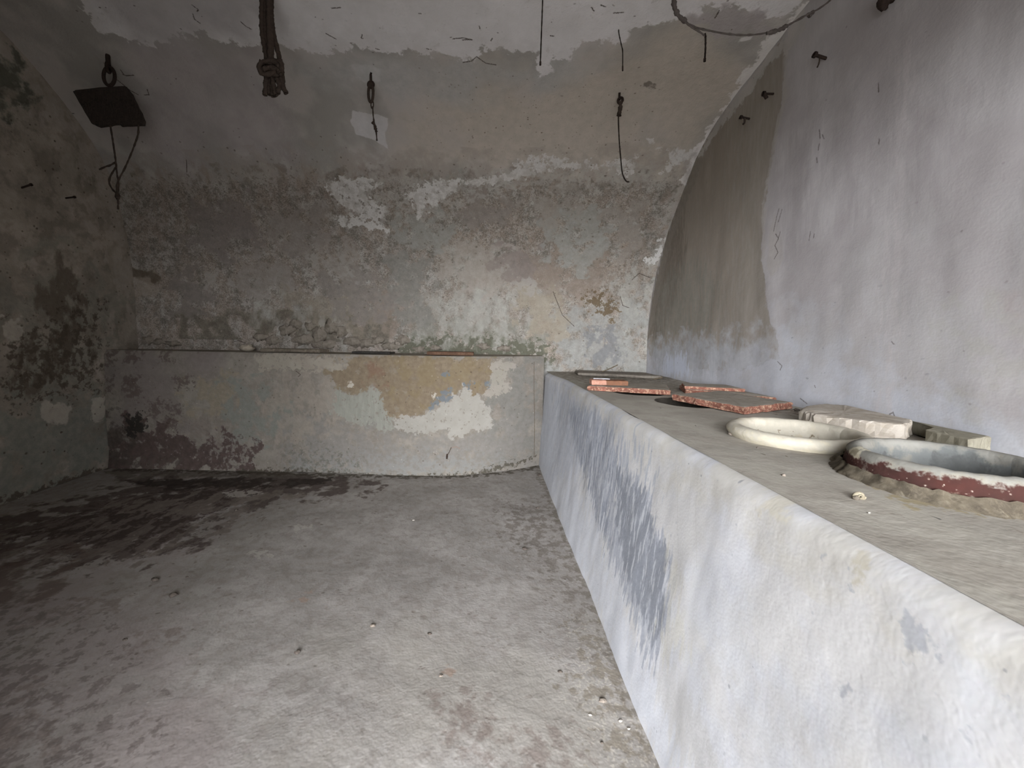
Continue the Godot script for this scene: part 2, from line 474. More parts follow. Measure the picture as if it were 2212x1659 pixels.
	lay(s, [3.165, 3.422, 3.581, 3.306, 4.001, 3.45, 4.059, 3.769, 3.586, 3.885, 3.217, 3.737], [174, 171, 162], [160, 158, 149], 0.16, 7, 1.6, 0.15, 0.8, 0.6, 2, 6)
	lay(s, [3.99, 3.083, 4.353, 3.095, 4.572, 3.274, 4.532, 3.49, 4.105, 3.554, 3.892, 3.35], [174, 171, 162], [160, 158, 149], 0.16, 7, 1.6, 0.15, 0.8, 0.6, 2, 6)
	lay(s, [3.483, 2.947, 3.782, 2.856, 3.886, 3.139, 4.099, 3.262, 3.892, 3.35, 3.529, 3.207], [174, 171, 162], [160, 158, 149], 0.16, 7, 1.6, 0.15, 0.8, 0.6, 2, 6)
	lay(s, [1.199, 3.43, 1.395, 3.386, 1.539, 3.498, 1.488, 3.625, 1.263, 3.621], [174, 171, 162], [160, 158, 149], 0.16, 7, 1.6, 0.15, 0.8, 0.6, 2, 6)
	lay(s, [5.293, 3.143, 5.61, 2.908, 5.714, 3.29, 5.449, 3.573], [174, 171, 162], [160, 158, 149], 0.16, 7, 1.6, 0.15, 0.8, 0.6, 2, 6)
	lay(s, [1.637, 3.621, 2.041, 3.661, 2.237, 3.912, 1.73, 3.948], [174, 171, 162], [160, 158, 149], 0.16, 7, 1.6, 0.15, 0.8, 0.6, 2, 6)
	lay(s, [3.632, 3.255, 3.892, 3.219, 3.95, 3.558, 3.742, 3.617], [174, 171, 162], [160, 158, 149], 0.16, 7, 1.6, 0.15, 0.8, 0.6, 2, 6)
	lay(s, [2.554, 3.39, 2.86, 3.278, 2.958, 3.585, 2.75, 3.797, 2.548, 3.701], [135, 123, 111], [146, 133, 120], 0.12, 1, 1.6, 0.1, 0.7, 0.7, 2, -4)
	lay(s, [4.088, 2.92, 4.48, 2.8, 4.665, 3.111, 4.359, 3.231], [135, 123, 111], [146, 133, 120], 0.12, 1, 1.6, 0.1, 0.7, 0.7, 2, -4)
	lay(s, [4.492, 2.955, 5.039, 2.828, 5.305, 3.195, 4.901, 3.426, 4.572, 3.326], [135, 123, 111], [146, 133, 120], 0.12, 1, 1.6, 0.1, 0.7, 0.7, 2, -4)
	lay(s, [4.941, 3.314, 5.149, 3.231, 5.356, 3.466, 5.287, 3.577, 5.062, 3.474], [88, 76, 57], [105, 90, 69], 0.06, 2, 2.4, 0.35, 0.3, 0.85, 2, -10)
	lay(s, [4.203, 3.207, 4.618, 3.219, 4.757, 3.753, 4.543, 3.865, 4.267, 3.657], [146, 136, 120], [157, 147, 129], 0.12, 1, 1.5, 0, 0.5, 0.7, 2, 0)
	lay(s, [2.727, 2.979, 3.085, 2.86, 3.246, 3.163, 3.194, 3.633, 2.906, 3.689, 2.733, 3.386], [126, 124, 116], [140, 137, 129], 0.1, 1, 1.5, 0.02, 0.35, 0.75, 2, 4)
	lay(s, [3.408, 2.824, 3.782, 2.756, 4.134, 2.84, 4.197, 3.127, 3.892, 3.35, 3.506, 3.259, 3.356, 3.055], [167, 158, 148], [154, 146, 135], 0.1, 1, 1.5, 0.02, 0.35, 0.75, 2, 4)
	lay(s, [3.921, 2.8, 4.33, 2.756, 4.428, 3.067, 4.146, 3.183, 3.938, 3.031], [129, 120, 113], [142, 132, 124], 0.1, 1, 1.5, 0.02, 0.35, 0.75, 2, 4)
	lay(s, [4.445, 2.445, 5.005, 2.361, 5.224, 2.764, 4.912, 3.019, 4.538, 2.9], [142, 142, 134], [156, 154, 147], 0.1, 1, 1.5, 0.02, 0.35, 0.75, 2, 4)
	lay(s, [2.064, 2.932, 2.347, 2.844, 2.439, 3.139, 2.277, 3.298, 2.058, 3.203], [163, 156, 147], [150, 143, 135], 0.1, 1, 1.5, 0.02, 0.35, 0.75, 2, 4)
	lay(s, [2.058, 3.203, 2.572, 3.083, 2.808, 3.382, 2.652, 3.645, 2.191, 3.657], [129, 122, 115], [143, 136, 127], 0.1, 1, 1.5, 0.02, 0.35, 0.75, 2, 4)
	lay(s, [1.609, 2.593, 2.11, 2.473, 2.203, 2.8, 1.834, 3.011, 1.557, 2.876], [152, 144, 136], [138, 131, 124], 0.1, 1, 1.5, 0.02, 0.35, 0.75, 2, 4)
	lay(s, [0.807, 2.537, 1.407, 2.417, 1.43, 2.788, 0.992, 3.043, 0.675, 2.916], [141, 133, 127], [130, 122, 116], 0.1, 1, 1.5, 0.02, 0.35, 0.75, 2, 4)
	lay(s, [1.188, 3.039, 1.689, 2.967, 1.753, 3.314, 1.343, 3.426, 1.107, 3.286], [156, 148, 140], [143, 136, 128], 0.1, 1, 1.5, 0.02, 0.35, 0.75, 2, 4)
	lay(s, [0.427, 3.259, 0.825, 3.195, 0.848, 3.542, 0.496, 3.649], [125, 118, 111], [136, 128, 121], 0.1, 1, 1.5, 0.02, 0.35, 0.75, 2, 4)
	lay(s, [4.197, 2.262, 4.641, 2.142, 4.814, 2.373, 4.451, 2.493], [156, 149, 139], [145, 138, 129], 0.1, 1, 1.5, 0.02, 0.35, 0.75, 2, 4)
	lay(s, [3.638, 2.298, 4.007, 2.226, 4.117, 2.461, 3.782, 2.581, 3.586, 2.489], [134, 126, 118], [145, 138, 129], 0.1, 1, 1.5, 0.02, 0.35, 0.75, 2, 4)
	lay(s, [2.917, 2.525, 3.402, 2.453, 3.488, 2.744, 3.085, 2.86, 2.848, 2.724], [142, 141, 133], [153, 151, 143], 0.1, 1, 1.5, 0.02, 0.35, 0.75, 2, 4)
	lay(s, [5.057, 2.409, 5.403, 2.286, 5.558, 2.692, 5.299, 2.868], [138, 131, 122], [150, 142, 132], 0.1, 1, 1.5, 0.02, 0.35, 0.75, 2, 4)
	lay(s, [2.203, 2.25, 2.381, 2.166, 2.635, 2.162, 2.779, 2.198, 2.618, 2.262, 2.652, 2.353, 2.825, 2.461, 2.716, 2.585, 2.531, 2.545, 2.352, 2.437, 2.277, 2.349], [195, 192, 186], [208, 206, 200], 0.03, 2, 1.5, 0.05, 0.25, 0.95, 5, 22)
	lay(s, [3.01, 2.31, 3.16, 2.174, 3.413, 2.126, 3.552, 2.118, 3.529, 2.21, 3.31, 2.361, 3.131, 2.525, 3.096, 2.373], [195, 192, 186], [208, 206, 200], 0.03, 2, 1.5, 0.05, 0.25, 0.95, 5, 22)
	lay(s, [3.529, 2.126, 3.777, 2.07, 4.048, 2.006, 4.128, 1.911, 4.295, 1.839, 4.549, 1.839, 4.578, 1.883, 4.394, 1.967, 4.094, 2.074, 3.777, 2.138], [195, 192, 186], [208, 206, 200], 0.03, 2, 1.5, 0.05, 0.25, 0.95, 5, 22)
	lay(s, [4.468, 1.859, 4.728, 1.871, 4.826, 1.835, 4.861, 1.879, 4.982, 1.855, 5.074, 1.795, 5.183, 1.779, 5.206, 1.931, 5.12, 1.983, 5.034, 1.895, 4.82, 1.903, 4.52, 1.939], [195, 192, 186], [208, 206, 200], 0.03, 2, 1.5, 0.05, 0.25, 0.95, 5, 22)
	lay(s, [5.281, 1.656, 5.431, 1.672, 5.437, 1.688, 5.305, 1.688], [195, 192, 186], [208, 206, 200], 0.03, 2, 1.5, 0.05, 0.25, 0.95, 5, 22)
	lay(s, [5.46, 1.715, 5.685, 1.652, 5.708, 1.564, 5.679, 1.424, 5.714, 1.384, 5.748, 1.564, 5.731, 1.751, 5.604, 1.803, 5.512, 1.911, 5.449, 1.907, 5.512, 1.787], [195, 192, 186], [208, 206, 200], 0.03, 2, 1.5, 0.05, 0.25, 0.95, 5, 22)
	lay(s, [2.237, 2.561, 2.433, 2.529, 2.618, 2.589, 2.762, 2.605, 2.802, 2.676, 2.566, 2.64, 2.324, 2.64], [195, 192, 186], [208, 206, 200], 0.03, 2, 1.5, 0.05, 0.25, 0.95, 5, 22)
	lay(s, [5.575, 2.856, 5.679, 2.768, 5.668, 2.636, 5.725, 2.605, 5.725, 2.848, 5.645, 2.936], [195, 192, 186], [208, 206, 200], 0.03, 2, 1.5, 0.05, 0.25, 0.95, 5, 22)
	lay(s, [5.241, 1.604, 5.276, 1.592, 5.281, 1.628], [195, 192, 186], [208, 206, 200], 0.03, 2, 1.5, 0.05, 0.25, 0.95, 5, 22)
	lay(s, [2.22, 2.174, 2.952, 2.198, 3.552, 2.094, 4.295, 1.847, 5.224, 1.807, 5.449, 1.723, 5.379, 2.046, 4.278, 2.166, 3.102, 2.565, 2.237, 2.561], [185, 180, 171], [168, 163, 154], 0.08, 2, 2.2, 0.5, 0.5, 0.6, 2, 8)
	lay(s, [4.151, 3.195, 4.301, 3.123, 4.405, 3.175, 4.388, 3.334, 4.255, 3.286], [168, 162, 153], [157, 151, 142], 0.03, 2, 1.6, 0.05, 0.4, 0.8, 2, 8)
	lay(s, [1.885, 2.987, 1.966, 2.936, 2.03, 3.003, 1.972, 3.083], [168, 162, 153], [157, 151, 142], 0.03, 2, 1.6, 0.05, 0.4, 0.8, 2, 8)
	lay(s, [2.249, 3.047, 2.347, 3.067, 2.364, 3.167, 2.289, 3.147], [168, 162, 153], [157, 151, 142], 0.03, 2, 1.6, 0.05, 0.4, 0.8, 2, 8)
	lay(s, [0.773, 3.199, 0.928, 3.143, 0.882, 3.318, 0.784, 3.346], [168, 162, 153], [157, 151, 142], 0.03, 2, 1.6, 0.05, 0.4, 0.8, 2, 8)
	lay(s, [1.015, 3.251, 1.101, 3.262, 1.078, 3.346, 1.015, 3.326], [168, 162, 153], [157, 151, 142], 0.03, 2, 1.6, 0.05, 0.4, 0.8, 2, 8)
	lay(s, [1.055, 0.603, 0.836, 0.998, 1.026, 1.069, 1.211, 1.109, 1.436, 1.026, 1.712, 0.962, 1.787, 1.034, 2.081, 1.022, 2.249, 1.002, 2.445, 1.034, 2.6, 1.077, 2.67, 1.006, 2.768, 1.042, 2.825, 0.962, 3.056, 0.994, 3.194, 1.002, 3.24, 0.946, 3.35, 1.002, 3.442, 0.954, 3.644, 1.006, 3.748, 0.974, 3.771, 0.894, 3.95, 0.89, 4.123, 0.902, 4.186, 0.882, 4.215, 1.073, 4.249, 1.089, 4.29, 1.073, 4.301, 0.934, 4.451, 0.886, 4.474, 0.762, 4.641, 0.743, 4.763, 0.754, 4.774, 0.647, 4.872, 0.607, 4.982, 0.575, 5.045, 0.519, 5.16, 0.511, 5.172, 0.439, 5.264, 0.443, 5.368, 0.432, 5.454, 0.455, 5.575, 0.475, 5.633, 0.451, 5.697, 0.42, 5.656, 0.276, 5.356, 0.021, 1.511, 0.296], [215, 212, 210], [204, 201, 198], 0.035, 2, 0.9, 0, 0.22, 0.97, 1, 26)
	lay(s, [0.669, 0.699, 1.124, 0.91, 1.24, 1.069, 1.637, 0.966, 1.949, 1.03, 2.301, 0.439, 0.819, 0.567], [170, 165, 163], [156, 151, 149], 0.3, 0, 1, 0, 0.6, 0.55, 1, 0)
	lay(s, [5.085, 0.543, 5.189, 0.467, 5.501, 0.467, 5.668, 0.547, 5.599, 0.623, 5.305, 0.627], [160, 153, 151], [169, 162, 159], 0.06, 1, 0.9, 0, 0.3, 0.8, 2, 0)
	lay(s, [2.785, 1.141, 2.917, 1.113, 2.992, 1.145, 2.975, 1.257, 2.837, 1.281, 2.762, 1.249], [193, 191, 188], [181, 180, 175], 0.03, 1, 0.8, 0, 0.4, 0.8, 2, 10)
	lay(s, [2.664, 1.524, 2.883, 1.54, 2.958, 1.576, 2.906, 1.715, 2.912, 1.867, 2.768, 1.775, 2.629, 1.743, 2.612, 1.624], [202, 199, 197], [193, 191, 188], 0.014, 1, 0.8, 0, 0.3, 0.95, 2, 16)
	lay(s, [5.489, 0.635, 5.552, 0.615, 5.558, 0.643, 5.524, 0.659, 5.495, 0.659], [211, 207, 202], [211, 207, 202], 0.012, 1, 0.8, 0, 0.3, 0.9, 2, 10)
	lay(s, [5.697, 0.388, 5.72, 0.535, 5.656, 0.619, 5.639, 0.687, 5.702, 0.782, 5.668, 0.874, 5.691, 0.982, 5.72, 1.253, 5.714, 1.496, 5.691, 1.707, 5.685, 2.026, 5.76, 2.018, 5.76, 1.548, 5.76, 1.133, 5.76, 0.782, 5.76, 0.527, 5.754, 0.352], [219, 215, 210], [208, 204, 198], 0.03, 2, 1.1, -0.1, 0.3, 0.97, 1, 18)
	lay(s, [5.65, 1.711, 5.731, 1.612, 5.731, 2.026, 5.708, 2.525, 5.725, 3.071, 5.731, 3.729, 5.76, 3.729, 5.76, 2.836, 5.76, 2.086], [169, 163, 155], [155, 148, 142], 0.06, 1, 1, 0, 0.4, 0.7, 2, 0)
	speck(s, 420, [3.3, 1.1, 5.2, 2.0], 0.007, [96, 84, 70], 0.7, 1.5)
	speck(s, 130, [3.3, 1.1, 5.2, 2.0], 0.006, [190, 184, 172], 0.6, 1.5)
	speck(s, 900, [0.2, 1.9, 5.7, 4.323], 0.012, [88, 80, 70], 0.6, 1.5)
	speck(s, 700, [0.2, 1.9, 5.7, 4.323], 0.012, [176, 170, 158], 0.55, 1.5)
	speck(s, 160, [0.6, 0.2, 5.5, 1.9], 0.006, [84, 76, 70], 0.8, 2.5)
	mark(s, [66, 58, 52], 0.75, 0.007, [1.764, 0.762, 1.787, 0.794, 1.764, 0.81])
	mark(s, [66, 58, 52], 0.75, 0.007, [1.724, 0.826, 1.707, 0.866, 1.73, 0.898])
	mark(s, [66, 58, 52], 0.75, 0.007, [2.058, 0.846, 2.076, 0.878, 2.11, 0.898])
	mark(s, [66, 58, 52], 0.75, 0.007, [2.658, 0.882, 2.681, 0.894, 2.721, 0.918])
	mark(s, [66, 58, 52], 0.75, 0.007, [2.929, 0.866, 2.912, 0.894, 2.929, 0.894])
	mark(s, [66, 58, 52], 0.75, 0.007, [2.998, 0.97, 3.027, 0.978])
	mark(s, [66, 58, 52], 0.75, 0.007, [2.768, 0.695, 2.837, 0.687])
	mark(s, [66, 58, 52], 0.75, 0.007, [3.581, 0.842, 3.655, 0.83, 3.725, 0.834])
	mark(s, [66, 58, 52], 0.75, 0.007, [3.65, 0.846, 3.719, 0.834])
	mark(s, [66, 58, 52], 0.75, 0.007, [3.852, 0.822, 3.863, 0.798])
	mark(s, [66, 58, 52], 0.75, 0.007, [3.644, 1.03, 3.707, 1.01, 3.748, 0.966, 3.817, 1.014, 3.898, 1.018])
	mark(s, [66, 58, 52], 0.75, 0.007, [3.771, 0.719, 3.777, 0.743])
	mark(s, [66, 58, 52], 0.75, 0.007, [4.486, 0.523, 4.509, 0.547])
	mark(s, [66, 58, 52], 0.75, 0.007, [4.538, 0.503, 4.572, 0.511])
	mark(s, [66, 58, 52], 0.75, 0.007, [4.63, 0.543, 4.693, 0.531])
	mark(s, [66, 58, 52], 0.75, 0.007, [5.258, 0.519, 5.258, 0.467])
	mark(s, [66, 58, 52], 0.75, 0.007, [4.261, 0.751, 4.284, 0.754])
	mark(s, [66, 58, 52], 0.75, 0.007, [3.379, 0.934, 3.402, 0.938])
	mark(s, [66, 58, 52], 0.75, 0.007, [3.367, 0.671, 3.385, 0.671])
	mark(s, [66, 58, 52], 0.75, 0.007, [0.773, 1.353, 0.796, 1.361, 0.871, 1.353])
	mark(s, [66, 58, 52], 0.75, 0.007, [0.784, 1.317, 0.784, 1.353])
	mark(s, [66, 58, 52], 0.75, 0.007, [0.68, 1.396, 0.732, 1.484, 0.784, 1.52])
	mark(s, [66, 58, 52], 0.75, 0.007, [0.899, 1.464, 0.882, 1.512, 0.836, 1.516])
	mark(s, [66, 58, 52], 0.75, 0.007, [0.888, 2.078, 0.842, 2.194])
	mark(s, [66, 58, 52], 0.75, 0.007, [1.032, 3.936, 1.107, 3.912, 1.182, 3.944])
	mark(s, [66, 58, 52], 0.75, 0.007, [5.674, 3.071, 5.535, 3.023, 5.472, 3.107])
	mark(s, [66, 58, 52], 0.75, 0.007, [5.368, 3.302, 5.408, 3.41, 5.489, 3.434])
	mark(s, [66, 58, 52], 0.75, 0.007, [4.595, 3.274, 4.716, 3.538, 4.861, 3.669])
	mark(s, [58, 50, 44], 0.8, 0.006, [0.046, 1.719, 0, 1.719, 0, 1.688, 0, 1.636])
	lay(s, [5.01, 1.085, 5.039, 1.054, 5.108, 1.066, 5.12, 1.109, 5.028, 1.117], [102, 96, 87], [102, 96, 87], 0.012, 2, 1, 0, 0.4, 0.7, 2, -20)
	lay(s, [0.023, 3.175, 0.242, 3.191, 0.306, 3.262, 0.248, 3.338, 0.081, 3.294, 0.012, 3.27], [92, 82, 69], [103, 93, 80], 0.03, 1, 1, 0, 0.4, 0.8, 2, -10)
	lay(s, [0.012, 3.27, 0.185, 3.266, 0.294, 3.386, 0.242, 3.458, 0.023, 3.466], [167, 157, 144], [153, 143, 132], 0.03, 1, 1, 0, 0.4, 0.7, 2, 8)
	return finish(s, 1.1)

func plaster_right() -> StandardMaterial3D:
	var s := sheet(3.7, 2.52, 430.0, [170, 165, 163], [180, 176, 174], 0)
	lay(s, [], [165, 160, 158], [172, 167, 165], 0, 4, 1.4, 0.5, 1, 0.4, 1, 0)
	lay(s, [2.286, 1.81, 2.9, 1.782, 3.458, 1.799, 3.535, 2.513, 2.298, 2.564], [182, 180, 179], [174, 171, 167], 0.3, 0, 1.2, 0.1, 0.6, 0.6, 4, 0)
	lay(s, [2.131, 0.158, 1.761, 0.239, 1.371, 0.31, 1.01, 0.441, 0.467, 1.026, 0.127, 1.651, 0.014, 2.236, 0.582, 2.36, 1.606, 2.327, 2.053, 2.26, 2.238, 2.188, 2.211, 2.04, 2.134, 1.947, 2.095, 1.73, 2.025, 1.532, 2.019, 1.25, 2.041, 1.102, 2.083, 0.844, 2.129, 0.629, 2.166, 0.547, 2.157, 0.297, 2.18, 0.278], [146, 139, 128], [156, 148, 138], 0.022, 1, 0.8, 0, 0.2, 0.97, 4, -30)
	lay(s, [1.45, 0.276, 1.01, 0.441, 0.467, 1.026, 0.127, 1.651, 0.06, 2.127, 1.145, 2.113, 1.578, 1.96, 1.786, 1.488, 1.74, 0.865], [139, 129, 117], [152, 142, 130], 0.2, 4, 1.4, 0.1, 0.8, 0.7, 4, 0)
	lay(s, [0.753, 0.667, 0.467, 1.026, 0.175, 1.603, 0.083, 2.073, 0.442, 2.072, 0.736, 1.658, 0.896, 1.236], [112, 104, 93], [125, 116, 105], 0.08, 4, 1.3, 0.05, 0.8, 0.7, 2, 0)
	lay(s, [0.261, 1.408, 1.084, 1.358, 1.55, 1.591, 1.447, 2.033, 0.196, 2.125], [126, 125, 115], [139, 137, 128], 0.12, 4, 1.6, 0.2, 0.7, 0.6, 2, 0)
	lay(s, [0.038, 2.192, 0.773, 2.095, 2.04, 2.086, 2.225, 2.114, 2.392, 2.209, 2.933, 2.31, 3.313, 2.352, 3.573, 2.41, 3.581, 2.558, -0.033, 2.678], [179, 181, 186], [189, 191, 196], 0.14, 1, 1, 0, 0.8, 0.75, 2, 3)
	lay(s, [2.039, 2.07, 2.298, 1.983, 2.798, 2.139, 2.936, 2.354, 2.334, 2.499], [183, 184, 188], [189, 191, 195], 0.2, 1, 1, 0, 0.9, 0.5, 4, 0)
	lay(s, [0.063, 2.153, 1.304, 2.091, 1.832, 2.104, 1.606, 2.327, 0.351, 2.427], [155, 156, 156], [171, 173, 175], 0.08, 4, 1.6, 0.1, 0.6, 0.6, 2, 0)
	lay(s, [0.574, 2.264, 0.978, 2.237, 1.083, 2.42, 0.475, 2.456], [191, 196, 207], [191, 196, 207], 0.05, 4, 1.4, 0, 0.5, 0.8, 2, 0)
	lay(s, [2.154, 0.261, 2.189, 0.283, 2.2, 0.566, 2.149, 0.668, 2.102, 0.868, 2.044, 1.134, 2.058, 1.539, 2.02, 1.532, 2.002, 1.151, 2.065, 0.852, 2.12, 0.624, 2.157, 0.542], [180, 175, 169], [172, 166, 160], 0.018, 1, 0.8, 0, 0.4, 0.75, 2, 14)
	lay(s, [2.073, 1.541, 2.141, 1.675, 2.229, 1.57, 2.195, 1.329, 2.129, 1.251], [180, 175, 169], [172, 166, 160], 0.018, 1, 0.8, 0, 0.4, 0.75, 2, 14)
	lay(s, [2.3, 0.037, 2.192, 0.149, 2.131, 0.158, 2.042, 0.145, 1.748, 0.215, 1.349, 0.307, 1.052, 0.438, 1.012, 0.471, 1.174, 0.45, 1.456, 0.352, 1.809, 0.299, 1.955, 0.228, 2.136, 0.231, 2.18, 0.278, 2.33, 0.221], [186, 181, 175], [176, 172, 166], 0.022, 2, 1, -0.1, 0.3, 0.97, 1, 16)
	lay(s, [1.052, 0.438, 0.848, 0.656, 0.469, 1.051, 0.171, 1.551, 0.078, 2.019, 0.177, 1.916, 0.582, 1.077, 0.946, 0.732, 1.179, 0.512], [145, 138, 127], [133, 126, 117], 0.015, 2, 1.2, 0, 0.4, 0.8, 2, 10)
	lay(s, [2.945, 0.723, 2.992, 0.756, 2.988, 1.421, 2.986, 2.005, 2.988, 2.389, 2.938, 2.397, 2.941, 2.004, 2.944, 1.407], [190, 184, 182], [184, 179, 176], 0.06, 4, 0.9, 0, 0.7, 0.6, 2, 4)
	lay(s, [2.218, 0.817, 2.445, 0.871, 2.417, 1.497, 2.27, 1.578], [162, 156, 155], [162, 156, 155], 0.12, 4, 1.2, 0, 0.8, 0.5, 2, -4)
	lay(s, [2.642, 1.015, 2.749, 0.973, 2.752, 1.435, 2.641, 1.451], [162, 156, 155], [162, 156, 155], 0.1, 4, 1.2, 0, 0.8, 0.5, 2, -4)
	lay(s, [3.05, 1.126, 3.16, 1.146, 3.109, 1.462, 3.033, 1.477], [161, 155, 154], [161, 155, 154], 0.12, 4, 1.2, 0, 0.8, 0.5, 2, -4)
	lay(s, [3.277, 1.996, 3.455, 1.956, 3.515, 2.176, 3.352, 2.258], [166, 163, 154], [174, 171, 162], 0.15, 1, 1.4, 0.1, 0.6, 0.5, 2, 0)
	lay(s, [3.389, 1.935, 3.448, 1.94, 3.454, 2.052, 3.394, 2.018], [158, 146, 139], [170, 159, 152], 0.1, 1, 1.5, 0.1, 0.6, 0.4, 2, 0)
	speck(s, 140, [0.2, 0.2, 3.6, 2.5], 0.007, [120, 112, 108], 0.5, 2)
	speck(s, 160, [0, 1.3, 1.4, 2.5], 0.008, [112, 110, 106], 0.6, 1.2)
	speck(s, 60, [1.2, 1.8, 3.2, 2.4], 0.008, [130, 130, 130], 0.5, 2.5)
	mark(s, [98, 92, 88], 0.6, 0.006, [2.18, 1.237, 2.158, 1.289, 2.138, 1.373])
	mark(s, [98, 92, 88], 0.6, 0.006, [2.207, 1.251, 2.178, 1.324])
	mark(s, [98, 92, 88], 0.6, 0.006, [2.157, 1.393, 2.185, 1.429, 2.153, 1.467, 2.183, 1.517, 2.151, 1.556])
	mark(s, [98, 92, 88], 0.6, 0.006, [2.199, 1.389, 2.178, 1.442])
	mark(s, [98, 92, 88], 0.6, 0.006, [2.479, 0.887, 2.49, 0.944])
	mark(s, [98, 92, 88], 0.6, 0.006, [2.501, 0.924, 2.516, 0.956])
	mark(s, [98, 92, 88], 0.6, 0.006, [2.485, 0.967, 2.48, 1.004])
	mark(s, [98, 92, 88], 0.6, 0.006, [2.473, 1.039, 2.478, 1.073])
	mark(s, [98, 92, 88], 0.6, 0.006, [2.833, 0.841, 2.838, 0.888])
	mark(s, [98, 92, 88], 0.6, 0.006, [2.857, 1.115, 2.854, 1.14])
	mark(s, [98, 92, 88], 0.6, 0.006, [2.456, 1.453, 2.446, 1.504])
	mark(s, [98, 92, 88], 0.6, 0.006, [2.485, 1.473, 2.48, 1.498])
	mark(s, [98, 92, 88], 0.6, 0.006, [2.232, 2.218, 2.276, 2.245, 2.261, 2.275])
	mark(s, [98, 92, 88], 0.6, 0.006, [2.543, 2.337, 2.551, 2.352])
	mark(s, [98, 92, 88], 0.6, 0.006, [2.976, 2.086, 2.987, 2.098])
	mark(s, [98, 92, 88], 0.6, 0.006, [2.986, 2.422, 3.002, 2.408, 3.012, 2.427])
	mark(s, [98, 92, 88], 0.6, 0.006, [2.444, 2.426, 2.499, 2.45])
	return finish(s, 0.3)

func plaster_left() -> StandardMaterial3D:
	var s := sheet(1.62, 3.8, 330.0, [136, 128, 116], [159, 149, 137], 0)
	lay(s, [], [121, 113, 101], [109, 101, 91], 0, 1, 1.9, 0.45, 0.8, 0.65, 2, -6)
	lay(s, [], [164, 156, 143], [149, 141, 129], 0, 1, 2, 0.55, 0.7, 0.55, 2, 5)
	lay(s, [0.297, 1.858, 0.719, 1.779, 1.595, 2.02, 1.142, 2.614, 1.162, 3.883, 0.241, 3.831], [138, 135, 123], [121, 117, 107], 0.3, 1, 1.6, 0.1, 0.5, 0.7, 2, 0)
	lay(s, [0.263, 3.059, 0.727, 3.017, 1.179, 3.177, 1.162, 3.883, 0.242, 3.794], [120, 121, 112], [139, 137, 127], 0.2, 1, 1.4, 0, 0.6, 0.85, 2, 0)
	lay(s, [0.491, 1.975, 0.759, 1.772, 0.965, 2.082, 0.825, 2.433, 0.589, 2.356], [100, 90, 79], [86, 78, 68], 0.12, 7, 1.7, 0.2, 0.5, 0.75, 2, -10)
	lay(s, [0.372, 2.588, 0.661, 2.516, 0.732, 2.85, 0.466, 2.901], [100, 90, 79], [86, 78, 68], 0.12, 7, 1.7, 0.2, 0.5, 0.75, 2, -10)
	lay(s, [0.585, 2.515, 0.914, 2.346, 1.045, 2.611, 0.775, 2.77], [100, 90, 79], [86, 78, 68], 0.12, 7, 1.7, 0.2, 0.5, 0.75, 2, -10)
	lay(s, [0.282, 2.366, 0.628, 2.315, 1.104, 2.158, 1.134, 2.937, 0.687, 3.011, 0.265, 2.986], [91, 82, 71], [77, 70, 61], 0.15, 2, 2.2, 0.55, 0.4, 0.75, 2, -12)
	lay(s, [0.309, 2.328, 0.413, 2.305, 0.409, 2.475, 0.326, 2.512], [184, 176, 162], [170, 163, 151], 0.04, 1, 1.4, 0, 0.3, 0.8, 2, 14)
	lay(s, [0.609, 3.04, 0.808, 3.115, 0.763, 3.234, 0.567, 3.174], [184, 176, 162], [170, 163, 151], 0.04, 1, 1.4, 0, 0.3, 0.8, 2, 14)
	lay(s, [1.034, 3.062, 1.182, 3.037, 1.167, 3.269, 1.053, 3.27], [184, 176, 162], [170, 163, 151], 0.04, 1, 1.4, 0, 0.3, 0.8, 2, 14)
	lay(s, [0.347, 0.064, 0.473, 0.118, 0.758, 0.28, 1.118, 0.572, 1.31, 0.923, 1.513, 1.681, 1.589, 2.324, 1.358, 2.332, 1.249, 1.311, 0.91, 0.773, 0.531, 0.487, 0.339, 0.349], [161, 153, 142], [147, 138, 128], 0.15, 7, 1.6, 0.2, 0.4, 0.7, 2, 8)
	lay(s, [0.22, 0.357, 0.404, 0.272, 0.534, 0.373, 0.33, 0.67, 0.212, 0.632], [87, 88, 77], [72, 74, 64], 0.12, 1, 1.6, 0, 0.5, 0.8, 2, -10)  # dark of a hole in the wall, painted into the plaster
	speck(s, 500, [0, 0.5, 1.6, 3.6], 0.012, [62, 54, 44], 0.7, 1.2)
	speck(s, 300, [0, 0.5, 1.6, 3.6], 0.011, [150, 140, 126], 0.5, 1.3)
	lay(s, [0.244, 3.75, 0.59, 3.763, 1.115, 3.763, 1.153, 3.832, 0.588, 3.836, 0.241, 3.831], [70, 63, 56], [84, 76, 67], 0.03, 2, 1.6, 0.1, 0.3, 0.8, 2, -10)
	return finish(s, 1.2)

